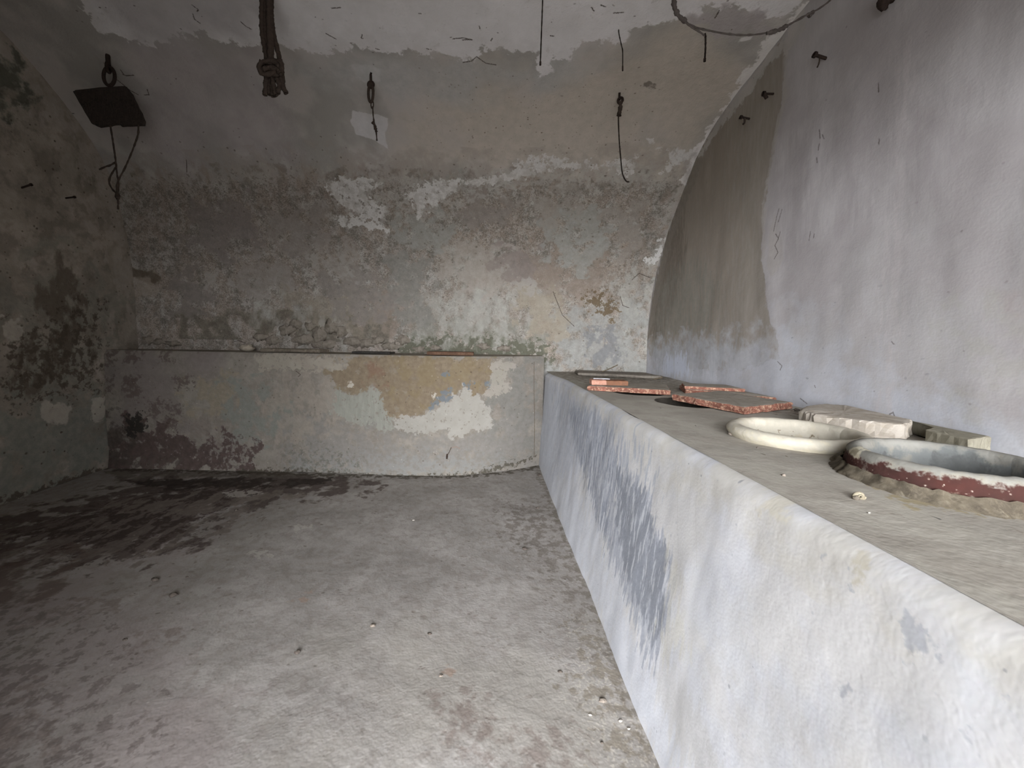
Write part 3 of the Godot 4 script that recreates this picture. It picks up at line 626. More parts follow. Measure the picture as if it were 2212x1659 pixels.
func floor_concrete() -> StandardMaterial3D:
	var s := sheet(4.52, 3.7, 360.0, [150, 145, 138], [163, 158, 151], 0)
	lay(s, [], [140, 134, 127], [148, 143, 135], 0, 1, 1.8, 0.45, 0.9, 0.55, 2, -4)
	lay(s, [], [167, 162, 155], [159, 154, 148], 0, 1, 2, 0.6, 0.8, 0.5, 2, 4)
	lay(s, [], [126, 118, 111], [136, 130, 122], 0, 2, 2.2, 0.8, 0.6, 0.4, 1, -6)
	lay(s, [1.193, 2.326, 1.747, 2.058, 2.79, 3.048, 2.853, 3.379, 2.158, 3.391, 0.968, 2.536], [144, 134, 130], [152, 142, 137], 0.4, 0, 1.2, 0, 0.8, 0.6, 2, 0)
	lay(s, [3.334, 2.849, 4.428, 2.823, 4.501, 3.351, 3.418, 3.37], [162, 157, 146], [152, 147, 137], 0.3, 0, 1.2, 0.05, 0.8, 0.5, 2, 0)
	lay(s, [0.39, 1.803, 0.371, 1.504, 0.572, 1.32, 0.686, 1.076, 0.571, 0.654, 1.139, 0.702, 1.665, 0.54, 2.334, 0.611, 2.777, 0.742, 2.709, 0.933, 2.262, 1.042, 2.046, 1.233, 1.789, 1.187, 1.805, 1.39, 1.763, 1.588, 1.9, 1.913, 1.747, 2.058, 1.497, 2.1, 1.217, 2.077, 0.958, 1.972, 0.889, 2.066, 0.759, 2.146], [79, 70, 65], [95, 85, 78], 0.22, 1, 1.4, -0.02, 0.45, 0.85, 2, -4)
	lay(s, [0.755, 1.788, 1.031, 1.203, 1.256, 0.868, 1.731, 0.959, 1.652, 1.53, 1.783, 1.88, 1.442, 2.041], [58, 51, 47], [73, 63, 58], 0.2, 2, 1.6, 0.05, 0.35, 0.75, 2, -4)
	lay(s, [0.529, 0.709, 1.345, 0.612, 2.422, 0.607, 2.402, 0.785, 1.303, 0.936, 0.772, 0.893], [54, 48, 43], [67, 59, 54], 0.06, 1, 1.6, 0.05, 0.3, 0.8, 2, 0)
	lay(s, [0.75, 1.311, 1.142, 1.198, 1.572, 0.967, 2.111, 0.895, 2.262, 1.042, 1.796, 1.319, 1.664, 1.448, 1.182, 1.468], [136, 126, 117], [121, 112, 103], 0.1, 7, 2, 0.3, 0.35, 0.75, 2, 4)
	lay(s, [0.451, 1.8, 1.47, 1.279, 2.056, 1.252, 2.22, 1.985, 1.297, 2.179, 0.932, 2.241], [130, 120, 111], [113, 104, 97], 0.12, 7, 2.6, 0.7, 0.3, 0.7, 2, 4)
	lay(s, [0.055, 0.43, 0.526, 0.432, 1.62, 0.457, 2.236, 0.48, 1.971, 0.604, 0.999, 0.631, 0.51, 0.786], [119, 110, 101], [107, 100, 91], 0.05, 1, 1.4, 0, 0.4, 0.7, 2, 0)
	lay(s, [0.932, 2.241, 1.079, 2.082, 1.452, 2.224, 1.521, 2.482, 1.241, 2.529], [105, 90, 81], [93, 82, 74], 0.2, 1, 1.6, 0.05, 0.5, 0.7, 2, 0)
	lay(s, [2.5, 1.619, 2.603, 1.6, 2.638, 1.657, 2.589, 1.695, 2.54, 1.676], [187, 181, 172], [177, 171, 162], 0.03, 2, 1.8, 0.1, 0.3, 0.8, 2, 8)
	lay(s, [2.385, 2.014, 2.483, 1.976, 2.616, 2.028, 2.496, 2.054], [187, 181, 172], [177, 171, 162], 0.03, 2, 1.8, 0.1, 0.3, 0.8, 2, 8)
	lay(s, [1.585, 0.989, 1.867, 0.907, 1.938, 1.036, 1.702, 1.111], [187, 181, 172], [177, 171, 162], 0.03, 2, 1.8, 0.1, 0.3, 0.8, 2, 8)
	lay(s, [3.742, 3.069, 3.848, 3.067, 3.893, 3.121, 3.818, 3.144, 3.761, 3.118], [109, 99, 91], [123, 112, 104], 0.1, 2, 1.4, 0.1, 0.7, 0.7, 2, -8)
	lay(s, [3.845, 3.18, 3.919, 3.169, 3.932, 3.198, 3.863, 3.207], [109, 99, 91], [123, 112, 104], 0.1, 2, 1.4, 0.1, 0.7, 0.7, 2, -8)
	lay(s, [4.063, 3.226, 4.164, 3.191, 4.203, 3.239, 4.166, 3.316, 4.024, 3.318], [109, 99, 91], [123, 112, 104], 0.1, 2, 1.4, 0.1, 0.7, 0.7, 2, -8)
	lay(s, [1.72, 2.622, 1.801, 2.567, 1.891, 2.634, 1.794, 2.669], [109, 99, 91], [123, 112, 104], 0.1, 2, 1.4, 0.1, 0.7, 0.7, 2, -8)
	lay(s, [1.88, 2.529, 1.939, 2.489, 2.01, 2.529, 1.974, 2.566], [109, 99, 91], [123, 112, 104], 0.1, 2, 1.4, 0.1, 0.7, 0.7, 2, -8)
	lay(s, [2.057, 3.064, 2.285, 3.175, 2.427, 3.303, 2.279, 3.305], [109, 99, 91], [123, 112, 104], 0.1, 2, 1.4, 0.1, 0.7, 0.7, 2, -8)
	lay(s, [2.398, 2.761, 2.411, 2.737, 2.44, 2.76, 2.433, 2.783], [109, 99, 91], [123, 112, 104], 0.1, 2, 1.4, 0.1, 0.7, 0.7, 2, -8)
	lay(s, [1.722, 2.778, 1.865, 2.831, 2.334, 3.174, 2.589, 3.329, 2.227, 3.39, 1.491, 2.84], [93, 86, 80], [109, 100, 95], 0.3, 2, 2.2, 0.25, 0.5, 0.6, 2, 0)
	lay(s, [3.738, 2.905, 3.773, 2.919, 3.762, 2.943, 3.73, 2.934], [151, 131, 116], [151, 131, 116], 0.03, 2, 1.2, 0, 0.4, 0.7, 2, 0)
	lay(s, [2.904, 2.481, 2.93, 2.441, 2.96, 2.408, 2.964, 2.463], [151, 131, 116], [151, 131, 116], 0.03, 2, 1.2, 0, 0.4, 0.7, 2, 0)
	lay(s, [4.028, 1.113, 4.432, 1.043, 4.483, 1.963, 4.48, 2.546, 4.355, 2.584, 4.201, 2.082, 4.006, 1.86], [103, 96, 88], [117, 109, 100], 0.12, 2, 2, 0.55, 0.5, 0.65, 2, -6)
	lay(s, [4.37, 2.617, 4.489, 2.678, 4.496, 3.295, 4.354, 3.312, 4.284, 3.016], [189, 181, 167], [172, 165, 152], 0.12, 5, 2.6, 0.85, 0.3, 0.7, 2, 8)
	lay(s, [4.341, 2.65, 4.489, 2.678, 4.496, 3.295, 4.369, 3.312, 4.302, 3.016], [113, 104, 91], [125, 116, 101], 0.12, 2, 2.2, 0.45, 0.4, 0.6, 2, -6)
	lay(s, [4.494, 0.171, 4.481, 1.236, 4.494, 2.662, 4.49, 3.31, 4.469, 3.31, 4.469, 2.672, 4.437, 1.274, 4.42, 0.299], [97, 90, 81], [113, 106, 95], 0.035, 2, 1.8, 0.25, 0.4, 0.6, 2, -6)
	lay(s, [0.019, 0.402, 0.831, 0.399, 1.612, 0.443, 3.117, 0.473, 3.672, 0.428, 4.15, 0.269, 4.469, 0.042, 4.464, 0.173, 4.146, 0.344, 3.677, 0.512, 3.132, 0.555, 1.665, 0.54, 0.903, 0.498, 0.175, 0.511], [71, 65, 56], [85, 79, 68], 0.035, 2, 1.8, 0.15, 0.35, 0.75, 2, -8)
	speck(s, 900, [0, 0, 4.5, 3.7], 0.01, [96, 88, 80], 0.65, 2.2)
	speck(s, 500, [0, 0, 4.5, 3.7], 0.016, [112, 102, 94], 0.45, 2.4)
	speck(s, 450, [0, 0, 4.5, 3.7], 0.007, [190, 185, 176], 0.6, 1.4)
	mark(s, [60, 52, 46], 0.6, 0.006, [1.456, 1.039, 1.651, 0.963, 1.854, 0.885, 2.078, 0.826])
	mark(s, [70, 62, 56], 0.4, 0.006, [2.412, 0.809, 3.045, 0.573, 3.678, 0.525])
	return finish(s, 0.8)

func plaster_kerb() -> StandardMaterial3D:
	var s := sheet(4.5, 1.24, 440.0, [126, 119, 109], [139, 133, 122], 0)
	lay(s, [], [116, 109, 99], [125, 118, 108], 0, 1, 1.8, 0.45, 0.8, 0.6, 2, -4)
	lay(s, [], [147, 141, 131], [139, 133, 123], 0, 2, 2, 0.6, 0.7, 0.5, 1, 4)
	lay(s, [-0.033, -0.033, 1.036, -0.031, 1.192, 0.05, 1.085, 0.262, 0.82, 0.426, 0.795, 0.691, 0.182, 0.756, 0.081, 0.492, -0.04, 0.283], [118, 109, 104], [127, 119, 113], 0.15, 0, 1.2, 0, 0.6, 0.75, 2, 0)
	lay(s, [3.856, 0.393, 4.087, 0.176, 4.355, 0.065, 4.379, 1.075, 3.941, 1.156, 3.817, 0.87, 3.909, 0.689], [113, 110, 103], [124, 122, 115], 0.15, 1, 1.5, 0, 0.6, 0.85, 2, 0)
	lay(s, [1.922, 0.785, 2.395, 0.729, 2.987, 0.802, 3.698, 0.812, 4.371, 0.74, 4.368, 1.112, 3.467, 1.249, 2.635, 1.252, 1.921, 1.217], [120, 116, 109], [132, 128, 121], 0.2, 1, 1.5, 0, 0.6, 0.8, 2, 0)
	lay(s, [1.921, 1.085, 2.396, 1.088, 2.989, 1.041, 3.583, 1.066, 3.94, 1.108, 3.704, 1.196, 3.11, 1.243, 2.373, 1.233, 1.921, 1.205], [143, 143, 138], [131, 131, 126], 0.14, 2, 1.6, 0.15, 0.7, 0.7, 2, 4)
	lay(s, [1.921, 1.025, 2.277, 1.042, 2.515, 1.134, 2.278, 1.223, 1.921, 1.217], [111, 109, 100], [99, 97, 88], 0.14, 2, 1.8, 0.35, 0.6, 0.65, 2, -6)
	lay(s, [1.241, 0.418, 1.557, 0.401, 1.725, 0.568, 1.682, 0.739, 1.512, 0.902, 1.343, 0.841, 1.218, 0.683], [129, 130, 121], [119, 120, 111], 0.18, 1, 1.6, 0, 0.5, 0.85, 2, 0)
	lay(s, [0.82, 0.426, 1.053, 0.305, 1.242, 0.323, 1.187, 0.578, 1.081, 0.654, 0.838, 0.627], [144, 134, 116], [130, 121, 104], 0.15, 1, 1.6, 0.05, 0.5, 0.8, 2, 0)
	lay(s, [1.663, 0.315, 2.201, 0.242, 2.295, 0.664, 1.978, 0.776, 1.724, 0.781], [147, 139, 127], [135, 127, 115], 0.2, 7, 1.8, 0.1, 0.4, 0.8, 2, 5)
	lay(s, [2.217, 0.187, 2.44, 0.147, 2.51, 0.052, 3.097, 0.017, 3.873, 0.038, 3.89, 0.203, 3.821, 0.405, 3.691, 0.408, 3.595, 0.303, 3.491, 0.4, 3.338, 0.485, 3.268, 0.564, 3.222, 0.618, 3.045, 0.616, 2.927, 0.654, 2.838, 0.602, 2.774, 0.46, 2.795, 0.389, 2.7, 0.341, 2.559, 0.405, 2.465, 0.421, 2.311, 0.376, 2.276, 0.245], [116, 103, 85], [129, 116, 96], 0.03, 1, 1, 0, 0.25, 0.95, 2, -16)
	lay(s, [2.981, 0.09, 3.685, 0.042, 3.805, 0.181, 3.454, 0.353, 3.101, 0.359, 2.864, 0.198], [129, 116, 90], [121, 107, 83], 0.2, 1, 1.6, 0.1, 0.5, 0.7, 2, 0)
	lay(s, [2.652, 0.155, 2.793, 0.141, 2.782, 0.271, 2.676, 0.261], [119, 91, 76], [119, 91, 76], 0.1, 1, 1.5, 0.1, 0.6, 0.5, 2, 0)
	lay(s, [2.217, 0.057, 3.873, 0.027, 3.874, 0.074, 2.217, 0.116], [144, 133, 114], [134, 121, 102], 0.08, 2, 2.4, 0.4, 0.35, 0.6, 2, 0)
	lay(s, [1.524, 0.023, 1.923, 0.039, 2.287, 0.05, 2.322, 0.102, 2.434, 0.126, 2.375, 0.166, 1.993, 0.181, 1.923, 0.168, 1.57, 0.187], [156, 149, 135], [147, 139, 126], 0.03, 2, 1.4, 0, 0.25, 0.9, 1, 14)
	lay(s, [2.311, 0.383, 2.394, 0.384, 2.465, 0.421, 2.559, 0.407, 2.63, 0.362, 2.706, 0.343, 2.789, 0.401, 2.774, 0.472, 2.822, 0.531, 2.841, 0.608, 2.909, 0.648, 2.892, 0.768, 2.75, 0.752, 2.702, 0.711, 2.584, 0.72, 2.454, 0.686, 2.383, 0.646, 2.276, 0.6, 2.323, 0.516], [144, 144, 133], [134, 134, 123], 0.03, 2, 1.4, 0, 0.25, 0.92, 4, 14)
	lay(s, [2.927, 0.65, 3.044, 0.607, 3.222, 0.616, 3.28, 0.564, 3.38, 0.52, 3.352, 0.479, 3.491, 0.465, 3.502, 0.399, 3.564, 0.398, 3.595, 0.301, 3.669, 0.349, 3.691, 0.408, 3.759, 0.398, 3.777, 0.454, 3.816, 0.512, 3.858, 0.5, 3.885, 0.582, 3.86, 0.63, 3.926, 0.689, 3.874, 0.749, 3.768, 0.781, 3.673, 0.741, 3.638, 0.802, 3.58, 0.832, 3.473, 0.834, 3.448, 0.745, 3.342, 0.753, 3.259, 0.797, 3.105, 0.782, 2.987, 0.772, 2.925, 0.719], [157, 153, 143], [149, 145, 135], 0.024, 2, 1.2, 0, 0.22, 0.97, 1, 22)
	lay(s, [3.874, 0.085, 3.944, 0.058, 4.079, 0.056, 4.139, 0.139, 4.042, 0.165, 4.042, 0.271, 4.098, 0.388, 4.051, 0.404, 3.874, 0.43, 3.809, 0.408, 3.872, 0.31], [153, 146, 135], [145, 140, 128], 0.024, 2, 1.3, 0, 0.22, 0.95, 1, 18)
	lay(s, [3.396, 0.378, 3.454, 0.335, 3.504, 0.352, 3.482, 0.447, 3.364, 0.475, 3.318, 0.548, 3.266, 0.572, 3.254, 0.523, 3.338, 0.444], [111, 116, 119], [103, 110, 116], 0.02, 2, 1.6, 0.1, 0.3, 0.85, 2, 0)
	lay(s, [3.393, 0.179, 3.452, 0.17, 3.478, 0.193, 3.429, 0.212, 3.389, 0.2], [111, 116, 119], [103, 110, 116], 0.02, 2, 1.6, 0.1, 0.3, 0.85, 2, 0)
	lay(s, [3.63, 0.255, 3.7, 0.251, 3.703, 0.275, 3.636, 0.274], [111, 116, 119], [103, 110, 116], 0.02, 2, 1.6, 0.1, 0.3, 0.85, 2, 0)
	lay(s, [3.607, 0.291, 3.654, 0.288, 3.65, 0.332, 3.614, 0.326], [111, 116, 119], [103, 110, 116], 0.02, 2, 1.6, 0.1, 0.3, 0.85, 2, 0)
	lay(s, [3.83, 0.275, 3.865, 0.263, 3.855, 0.346, 3.826, 0.346], [111, 116, 119], [103, 110, 116], 0.02, 2, 1.6, 0.1, 0.3, 0.85, 2, 0)
	lay(s, [2.467, 0.276, 2.499, 0.273, 2.502, 0.353, 2.459, 0.362, 2.447, 0.33], [182, 176, 163], [182, 176, 163], 0.012, 2, 1.2, 0, 0.3, 0.9, 2, 14)
	lay(s, [3.296, 0.397, 3.325, 0.386, 3.34, 0.426, 3.308, 0.439], [182, 176, 163], [182, 176, 163], 0.012, 2, 1.2, 0, 0.3, 0.9, 2, 14)
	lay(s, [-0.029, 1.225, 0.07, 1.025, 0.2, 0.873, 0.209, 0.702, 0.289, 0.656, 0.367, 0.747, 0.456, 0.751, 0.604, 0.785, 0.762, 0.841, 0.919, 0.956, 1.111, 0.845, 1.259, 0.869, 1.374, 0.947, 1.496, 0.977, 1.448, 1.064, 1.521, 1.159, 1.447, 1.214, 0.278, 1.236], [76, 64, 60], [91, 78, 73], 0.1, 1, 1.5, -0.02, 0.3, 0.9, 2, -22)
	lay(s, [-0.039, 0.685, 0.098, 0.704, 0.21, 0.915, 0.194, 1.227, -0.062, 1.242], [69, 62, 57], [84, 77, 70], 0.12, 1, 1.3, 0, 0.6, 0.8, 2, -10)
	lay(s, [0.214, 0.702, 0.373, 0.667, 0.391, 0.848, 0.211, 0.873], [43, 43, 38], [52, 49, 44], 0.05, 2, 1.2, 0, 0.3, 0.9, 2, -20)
	lay(s, [0.46, 0.528, 0.555, 0.515, 0.558, 0.653, 0.437, 0.666, 0.443, 0.591], [88, 78, 71], [100, 90, 83], 0.05, 2, 1.4, 0.05, 0.4, 0.8, 2, -12)
	lay(s, [0.597, 0.546, 0.65, 0.545, 0.649, 0.588, 0.602, 0.589], [88, 78, 71], [100, 90, 83], 0.05, 2, 1.4, 0.05, 0.4, 0.8, 2, -12)
	lay(s, [0.713, 0.565, 0.75, 0.565, 0.748, 0.66, 0.706, 0.65], [88, 78, 71], [100, 90, 83], 0.05, 2, 1.4, 0.05, 0.4, 0.8, 2, -12)
	lay(s, [0.606, 0.663, 0.69, 0.661, 0.678, 0.8, 0.593, 0.78], [88, 78, 71], [100, 90, 83], 0.05, 2, 1.4, 0.05, 0.4, 0.8, 2, -12)
	lay(s, [0.018, 0.029, 0.112, 0.028, 0.105, 0.133, 0.036, 0.15, 0.016, 0.103], [88, 78, 71], [100, 90, 83], 0.05, 2, 1.4, 0.05, 0.4, 0.8, 2, -12)
	lay(s, [0.217, 0.026, 0.359, 0.021, 0.341, 0.118, 0.225, 0.141], [88, 78, 71], [100, 90, 83], 0.05, 2, 1.4, 0.05, 0.4, 0.8, 2, -12)
	lay(s, [0.563, 0.04, 0.668, 0.038, 0.667, 0.112, 0.567, 0.109], [88, 78, 71], [100, 90, 83], 0.05, 2, 1.4, 0.05, 0.4, 0.8, 2, -12)
	lay(s, [0.22, 0.415, 0.357, 0.392, 0.355, 0.498, 0.229, 0.479], [88, 78, 71], [100, 90, 83], 0.05, 2, 1.4, 0.05, 0.4, 0.8, 2, -12)
	lay(s, [0.717, 0.29, 0.885, 0.287, 0.884, 0.361, 0.726, 0.374], [88, 78, 71], [100, 90, 83], 0.05, 2, 1.4, 0.05, 0.4, 0.8, 2, -12)
	lay(s, [0.012, 0.303, 0.085, 0.302, 0.083, 0.407, 0.02, 0.409], [88, 78, 71], [100, 90, 83], 0.05, 2, 1.4, 0.05, 0.4, 0.8, 2, -12)
	lay(s, [0.191, 0.289, 0.317, 0.297, 0.305, 0.361, 0.2, 0.363], [88, 78, 71], [100, 90, 83], 0.05, 2, 1.4, 0.05, 0.4, 0.8, 2, -12)
	lay(s, [0.232, 0.31, 0.328, 0.276, 0.315, 0.371, 0.242, 0.362], [88, 78, 71], [100, 90, 83], 0.05, 2, 1.4, 0.05, 0.4, 0.8, 2, -12)
	lay(s, [0.795, 0.691, 1.134, 0.664, 1.11, 0.952, 0.813, 0.958], [131, 122, 112], [119, 110, 102], 0.08, 7, 2, 0.3, 0.35, 0.8, 2, 12)
	lay(s, [0.815, 0.797, 1.513, 0.838, 1.511, 1.191, 1.128, 1.188], [144, 140, 130], [132, 127, 118], 0.1, 2, 2.2, 0.7, 0.3, 0.75, 2, 12)
	lay(s, [0.217, 1.13, 0.79, 1.108, 0.789, 1.173, 0.216, 1.183], [100, 90, 84], [86, 79, 72], 0.05, 2, 1.6, 0.2, 0.4, 0.7, 2, 6)
	speck(s, 500, [0, 0, 4.4, 1.2], 0.01, [78, 68, 58], 0.6, 1.3)
	speck(s, 350, [0, 0, 4.4, 1.2], 0.009, [178, 172, 158], 0.5, 1.3)
	mark(s, [60, 50, 42], 0.75, 0.007, [3.492, 0.93, 3.475, 0.972, 3.452, 1.009])
	mark(s, [52, 42, 36], 0.8, 0.016, [3.452, 1.003, 3.45, 1.045])
	mark(s, [140, 112, 98], 0.6, 0.006, [3.498, 0.93, 3.546, 0.923, 3.581, 0.946])
	mark(s, [70, 60, 50], 0.6, 0.006, [1.923, 0.192, 1.97, 0.227, 1.946, 0.251])
	mark(s, [96, 86, 72], 0.5, 0.008, [4.344, 0.077, 4.351, 0.384, 4.365, 0.74, 4.37, 1.1])
	lay(s, [1.326, 1.204, 1.921, 1.211, 2.373, 1.227, 3.11, 1.243, 3.704, 1.199, 4.368, 1.106, 4.368, 1.13, 3.705, 1.232, 3.111, 1.268, 2.373, 1.257, 1.326, 1.24], [63, 60, 51], [77, 72, 61], 0.03, 2, 1.8, 0.1, 0.35, 0.8, 2, -10)
	return finish(s, 1.1)

func limewash_face() -> StandardMaterial3D:
	var s := sheet(4.2, 1.1, 480.0, [188, 188, 188], [196, 196, 197], 0)
	lay(s, [], [182, 182, 185], [191, 192, 194], 0, 1, 2, 0.5, 0.7, 0.7, 4, 0)
	lay(s, [], [190, 187, 181], [195, 192, 186], 0, 0, 2.2, 0.45, 0.7, 0.6, 2, 0)
	lay(s, [-0.885, 0.152, 1.034, 0.06, 2.321, 0.074, 2.435, 0.317, 1.581, 0.587, 0.872, 1.023, -0.038, 1.074], [186, 189, 195], [173, 176, 183], 0.15, 4, 1.6, 0, 0.5, 0.8, 2, 0)
	lay(s, [-0.911, 0.172, 0.359, 0.12, 0.784, 0.926, -0.125, 1.075], [184, 187, 193], [191, 194, 198], 0.1, 4, 1.5, 0, 0.5, 0.8, 2, 0)
	lay(s, [1.029, 0.053, 2.762, 0.04, 3.599, 0.035, 4.027, 0.038, 4.067, 0.047, 4.033, 0.076, 3.615, 0.104, 2.808, 0.159, 1.872, 0.16], [185, 181, 170], [191, 187, 178], 0.09, 1, 1.2, 0, 0.9, 0.7, 2, 2)
	lay(s, [0.09, 1.04, 0.987, 0.857, 2.164, 0.676, 2.603, 0.826, 3.041, 0.881, 3.429, 0.889, 3.259, 1.077, 1.905, 1.064], [188, 190, 194], [195, 196, 199], 0.08, 4, 1.2, 0, 0.5, 0.8, 2, 0)
	lay(s, [3.075, 0.853, 3.19, 0.727, 3.43, 0.724, 3.541, 0.789, 3.435, 0.909, 3.249, 0.898], [177, 176, 173], [185, 183, 181], 0.04, 4, 1.2, 0, 0.4, 0.7, 2, 0)
	lay(s, [1.194, 0.23, 1.477, 0.139, 1.973, 0.135, 2.358, 0.154, 2.475, 0.304, 2.709, 0.293, 2.839, 0.29, 2.901, 0.324, 2.949, 0.378, 3.033, 0.371, 3.089, 0.429, 3.158, 0.457, 3.184, 0.586, 3.159, 0.672, 3.109, 0.672, 3.108, 0.758, 3.079, 0.84, 2.985, 0.838, 2.885, 0.796, 2.765, 0.791, 2.639, 0.719, 2.505, 0.754, 2.444, 0.665, 2.23, 0.68, 2.053, 0.558, 1.719, 0.518, 1.464, 0.414], [145, 148, 155], [156, 159, 165], 0.05, 4, 1.6, 0.08, 0.25, 0.8, 2, -18)
	lay(s, [2.435, 0.317, 2.81, 0.297, 2.951, 0.383, 3.089, 0.438, 3.149, 0.611, 3.083, 0.76, 2.902, 0.722, 2.715, 0.694, 2.539, 0.537], [129, 132, 138], [138, 141, 146], 0.03, 4, 1.3, 0.05, 0.2, 0.92, 2, -16)
	lay(s, [1.15, 0.222, 2.364, 0.165, 2.564, 0.435, 2.487, 0.752, 2.164, 0.676, 1.691, 0.52], [120, 124, 132], [131, 135, 142], 0.06, 4, 2.2, 0.65, 0.3, 0.75, 2, -12)
	lay(s, [0.395, 0.163, 2.058, 0.096, 2.787, 0.105, 2.938, 0.25, 2.645, 0.315, 1.484, 0.443, 0.601, 0.404], [153, 157, 164], [162, 166, 172], 0.1, 4, 2, 0.5, 0.4, 0.7, 2, -8)
	lay(s, [1.194, 0.23, 1.477, 0.139, 1.973, 0.135, 2.358, 0.154, 2.475, 0.304, 2.709, 0.293, 2.839, 0.29, 2.901, 0.324, 2.949, 0.378, 3.033, 0.371, 3.089, 0.429, 3.158, 0.457, 3.184, 0.586, 3.159, 0.672, 3.109, 0.672, 3.108, 0.758, 3.079, 0.84, 2.985, 0.838, 2.885, 0.796, 2.765, 0.791, 2.639, 0.719, 2.505, 0.754, 2.444, 0.665, 2.23, 0.68, 2.053, 0.558, 1.719, 0.518, 1.464, 0.414], [178, 180, 183], [187, 188, 189], 0.03, 4, 2.4, 0.95, 0.3, 0.8, 2, 10)
	lay(s, [3.885, 0.092, 3.897, 0.089, 3.91, 0.098, 3.919, 0.114, 3.913, 0.137, 3.898, 0.137, 3.883, 0.113], [158, 160, 163], [149, 151, 155], 0.012, 2, 1.4, 0.05, 0.4, 0.65, 2, -4)
	lay(s, [3.923, 0.118, 3.936, 0.116, 3.934, 0.124, 3.925, 0.127], [158, 160, 163], [149, 151, 155], 0.012, 2, 1.4, 0.05, 0.4, 0.65, 2, -4)
	lay(s, [3.945, 0.127, 3.953, 0.128, 3.957, 0.138, 3.951, 0.14], [158, 160, 163], [149, 151, 155], 0.012, 2, 1.4, 0.05, 0.4, 0.65, 2, -4)
	lay(s, [3.706, 0.094, 3.715, 0.093, 3.716, 0.108, 3.709, 0.107], [158, 160, 163], [149, 151, 155], 0.012, 2, 1.4, 0.05, 0.4, 0.65, 2, -4)
	lay(s, [3.787, 0.091, 3.803, 0.086, 3.795, 0.108, 3.788, 0.11], [158, 160, 163], [149, 151, 155], 0.012, 2, 1.4, 0.05, 0.4, 0.65, 2, -4)
	lay(s, [4.02, 0.118, 4.03, 0.112, 4.033, 0.125, 4.024, 0.127], [158, 160, 163], [149, 151, 155], 0.012, 2, 1.4, 0.05, 0.4, 0.65, 2, -4)
	lay(s, [3.989, 0.206, 4, 0.198, 3.999, 0.209, 3.991, 0.214], [158, 160, 163], [149, 151, 155], 0.012, 2, 1.4, 0.05, 0.4, 0.65, 2, -4)
	lay(s, [3.991, 0.175, 3.997, 0.172, 3.996, 0.178], [158, 160, 163], [149, 151, 155], 0.012, 2, 1.4, 0.05, 0.4, 0.65, 2, -4)
	lay(s, [3.802, 0.294, 3.812, 0.294, 3.808, 0.306], [158, 160, 163], [149, 151, 155], 0.012, 2, 1.4, 0.05, 0.4, 0.65, 2, -4)
	lay(s, [3.897, 0.173, 3.905, 0.178, 3.9, 0.186], [158, 160, 163], [149, 151, 155], 0.012, 2, 1.4, 0.05, 0.4, 0.65, 2, -4)
	lay(s, [3.997, 0.073, 4, 0.08, 3.998, 0.085], [158, 160, 163], [149, 151, 155], 0.012, 2, 1.4, 0.05, 0.4, 0.65, 2, -4)
	lay(s, [3.774, 0.06, 3.805, 0.05, 3.81, 0.077, 3.792, 0.092, 3.778, 0.08], [168, 161, 142], [175, 168, 151], 0.014, 2, 1.2, 0, 0.4, 0.7, 2, -6)
	lay(s, [3.501, 0.039, 3.582, 0.025, 3.591, 0.066, 3.528, 0.076], [188, 180, 161], [194, 188, 170], 0.03, 2, 1.2, 0, 0.4, 0.6, 2, 8)
	lay(s, [3.076, 0.402, 3.204, 0.462, 3.287, 0.62, 3.194, 0.74, 3.126, 0.71, 3.194, 0.532], [185, 182, 171], [191, 188, 179], 0.06, 4, 1.4, 0, 0.5, 0.7, 2, 0)
	lay(s, [3.48, 0.573, 3.674, 0.364, 3.766, 0.438, 3.591, 0.685], [177, 174, 168], [184, 181, 177], 0.15, 1, 1.4, 0.1, 0.7, 0.5, 2, 0)
	speck(s, 420, [0, 0, 4.2, 1.05], 0.006, [158, 160, 162], 0.6, 1.2)
	speck(s, 90, [0, 0, 4.2, 1.05], 0.007, [118, 120, 124], 0.7, 1.3)
	mark(s, [176, 174, 170], 0.5, 0.004, [3.062, 0.118, 3.107, 0.252, 3.163, 0.389])
	mark(s, [180, 178, 172], 0.5, 0.004, [3.206, 0.118, 3.232, 0.231, 3.286, 0.368])
	mark(s, [180, 178, 172], 0.4, 0.004, [3.16, 0.119, 3.185, 0.22])
	return finish(s, 0.3)

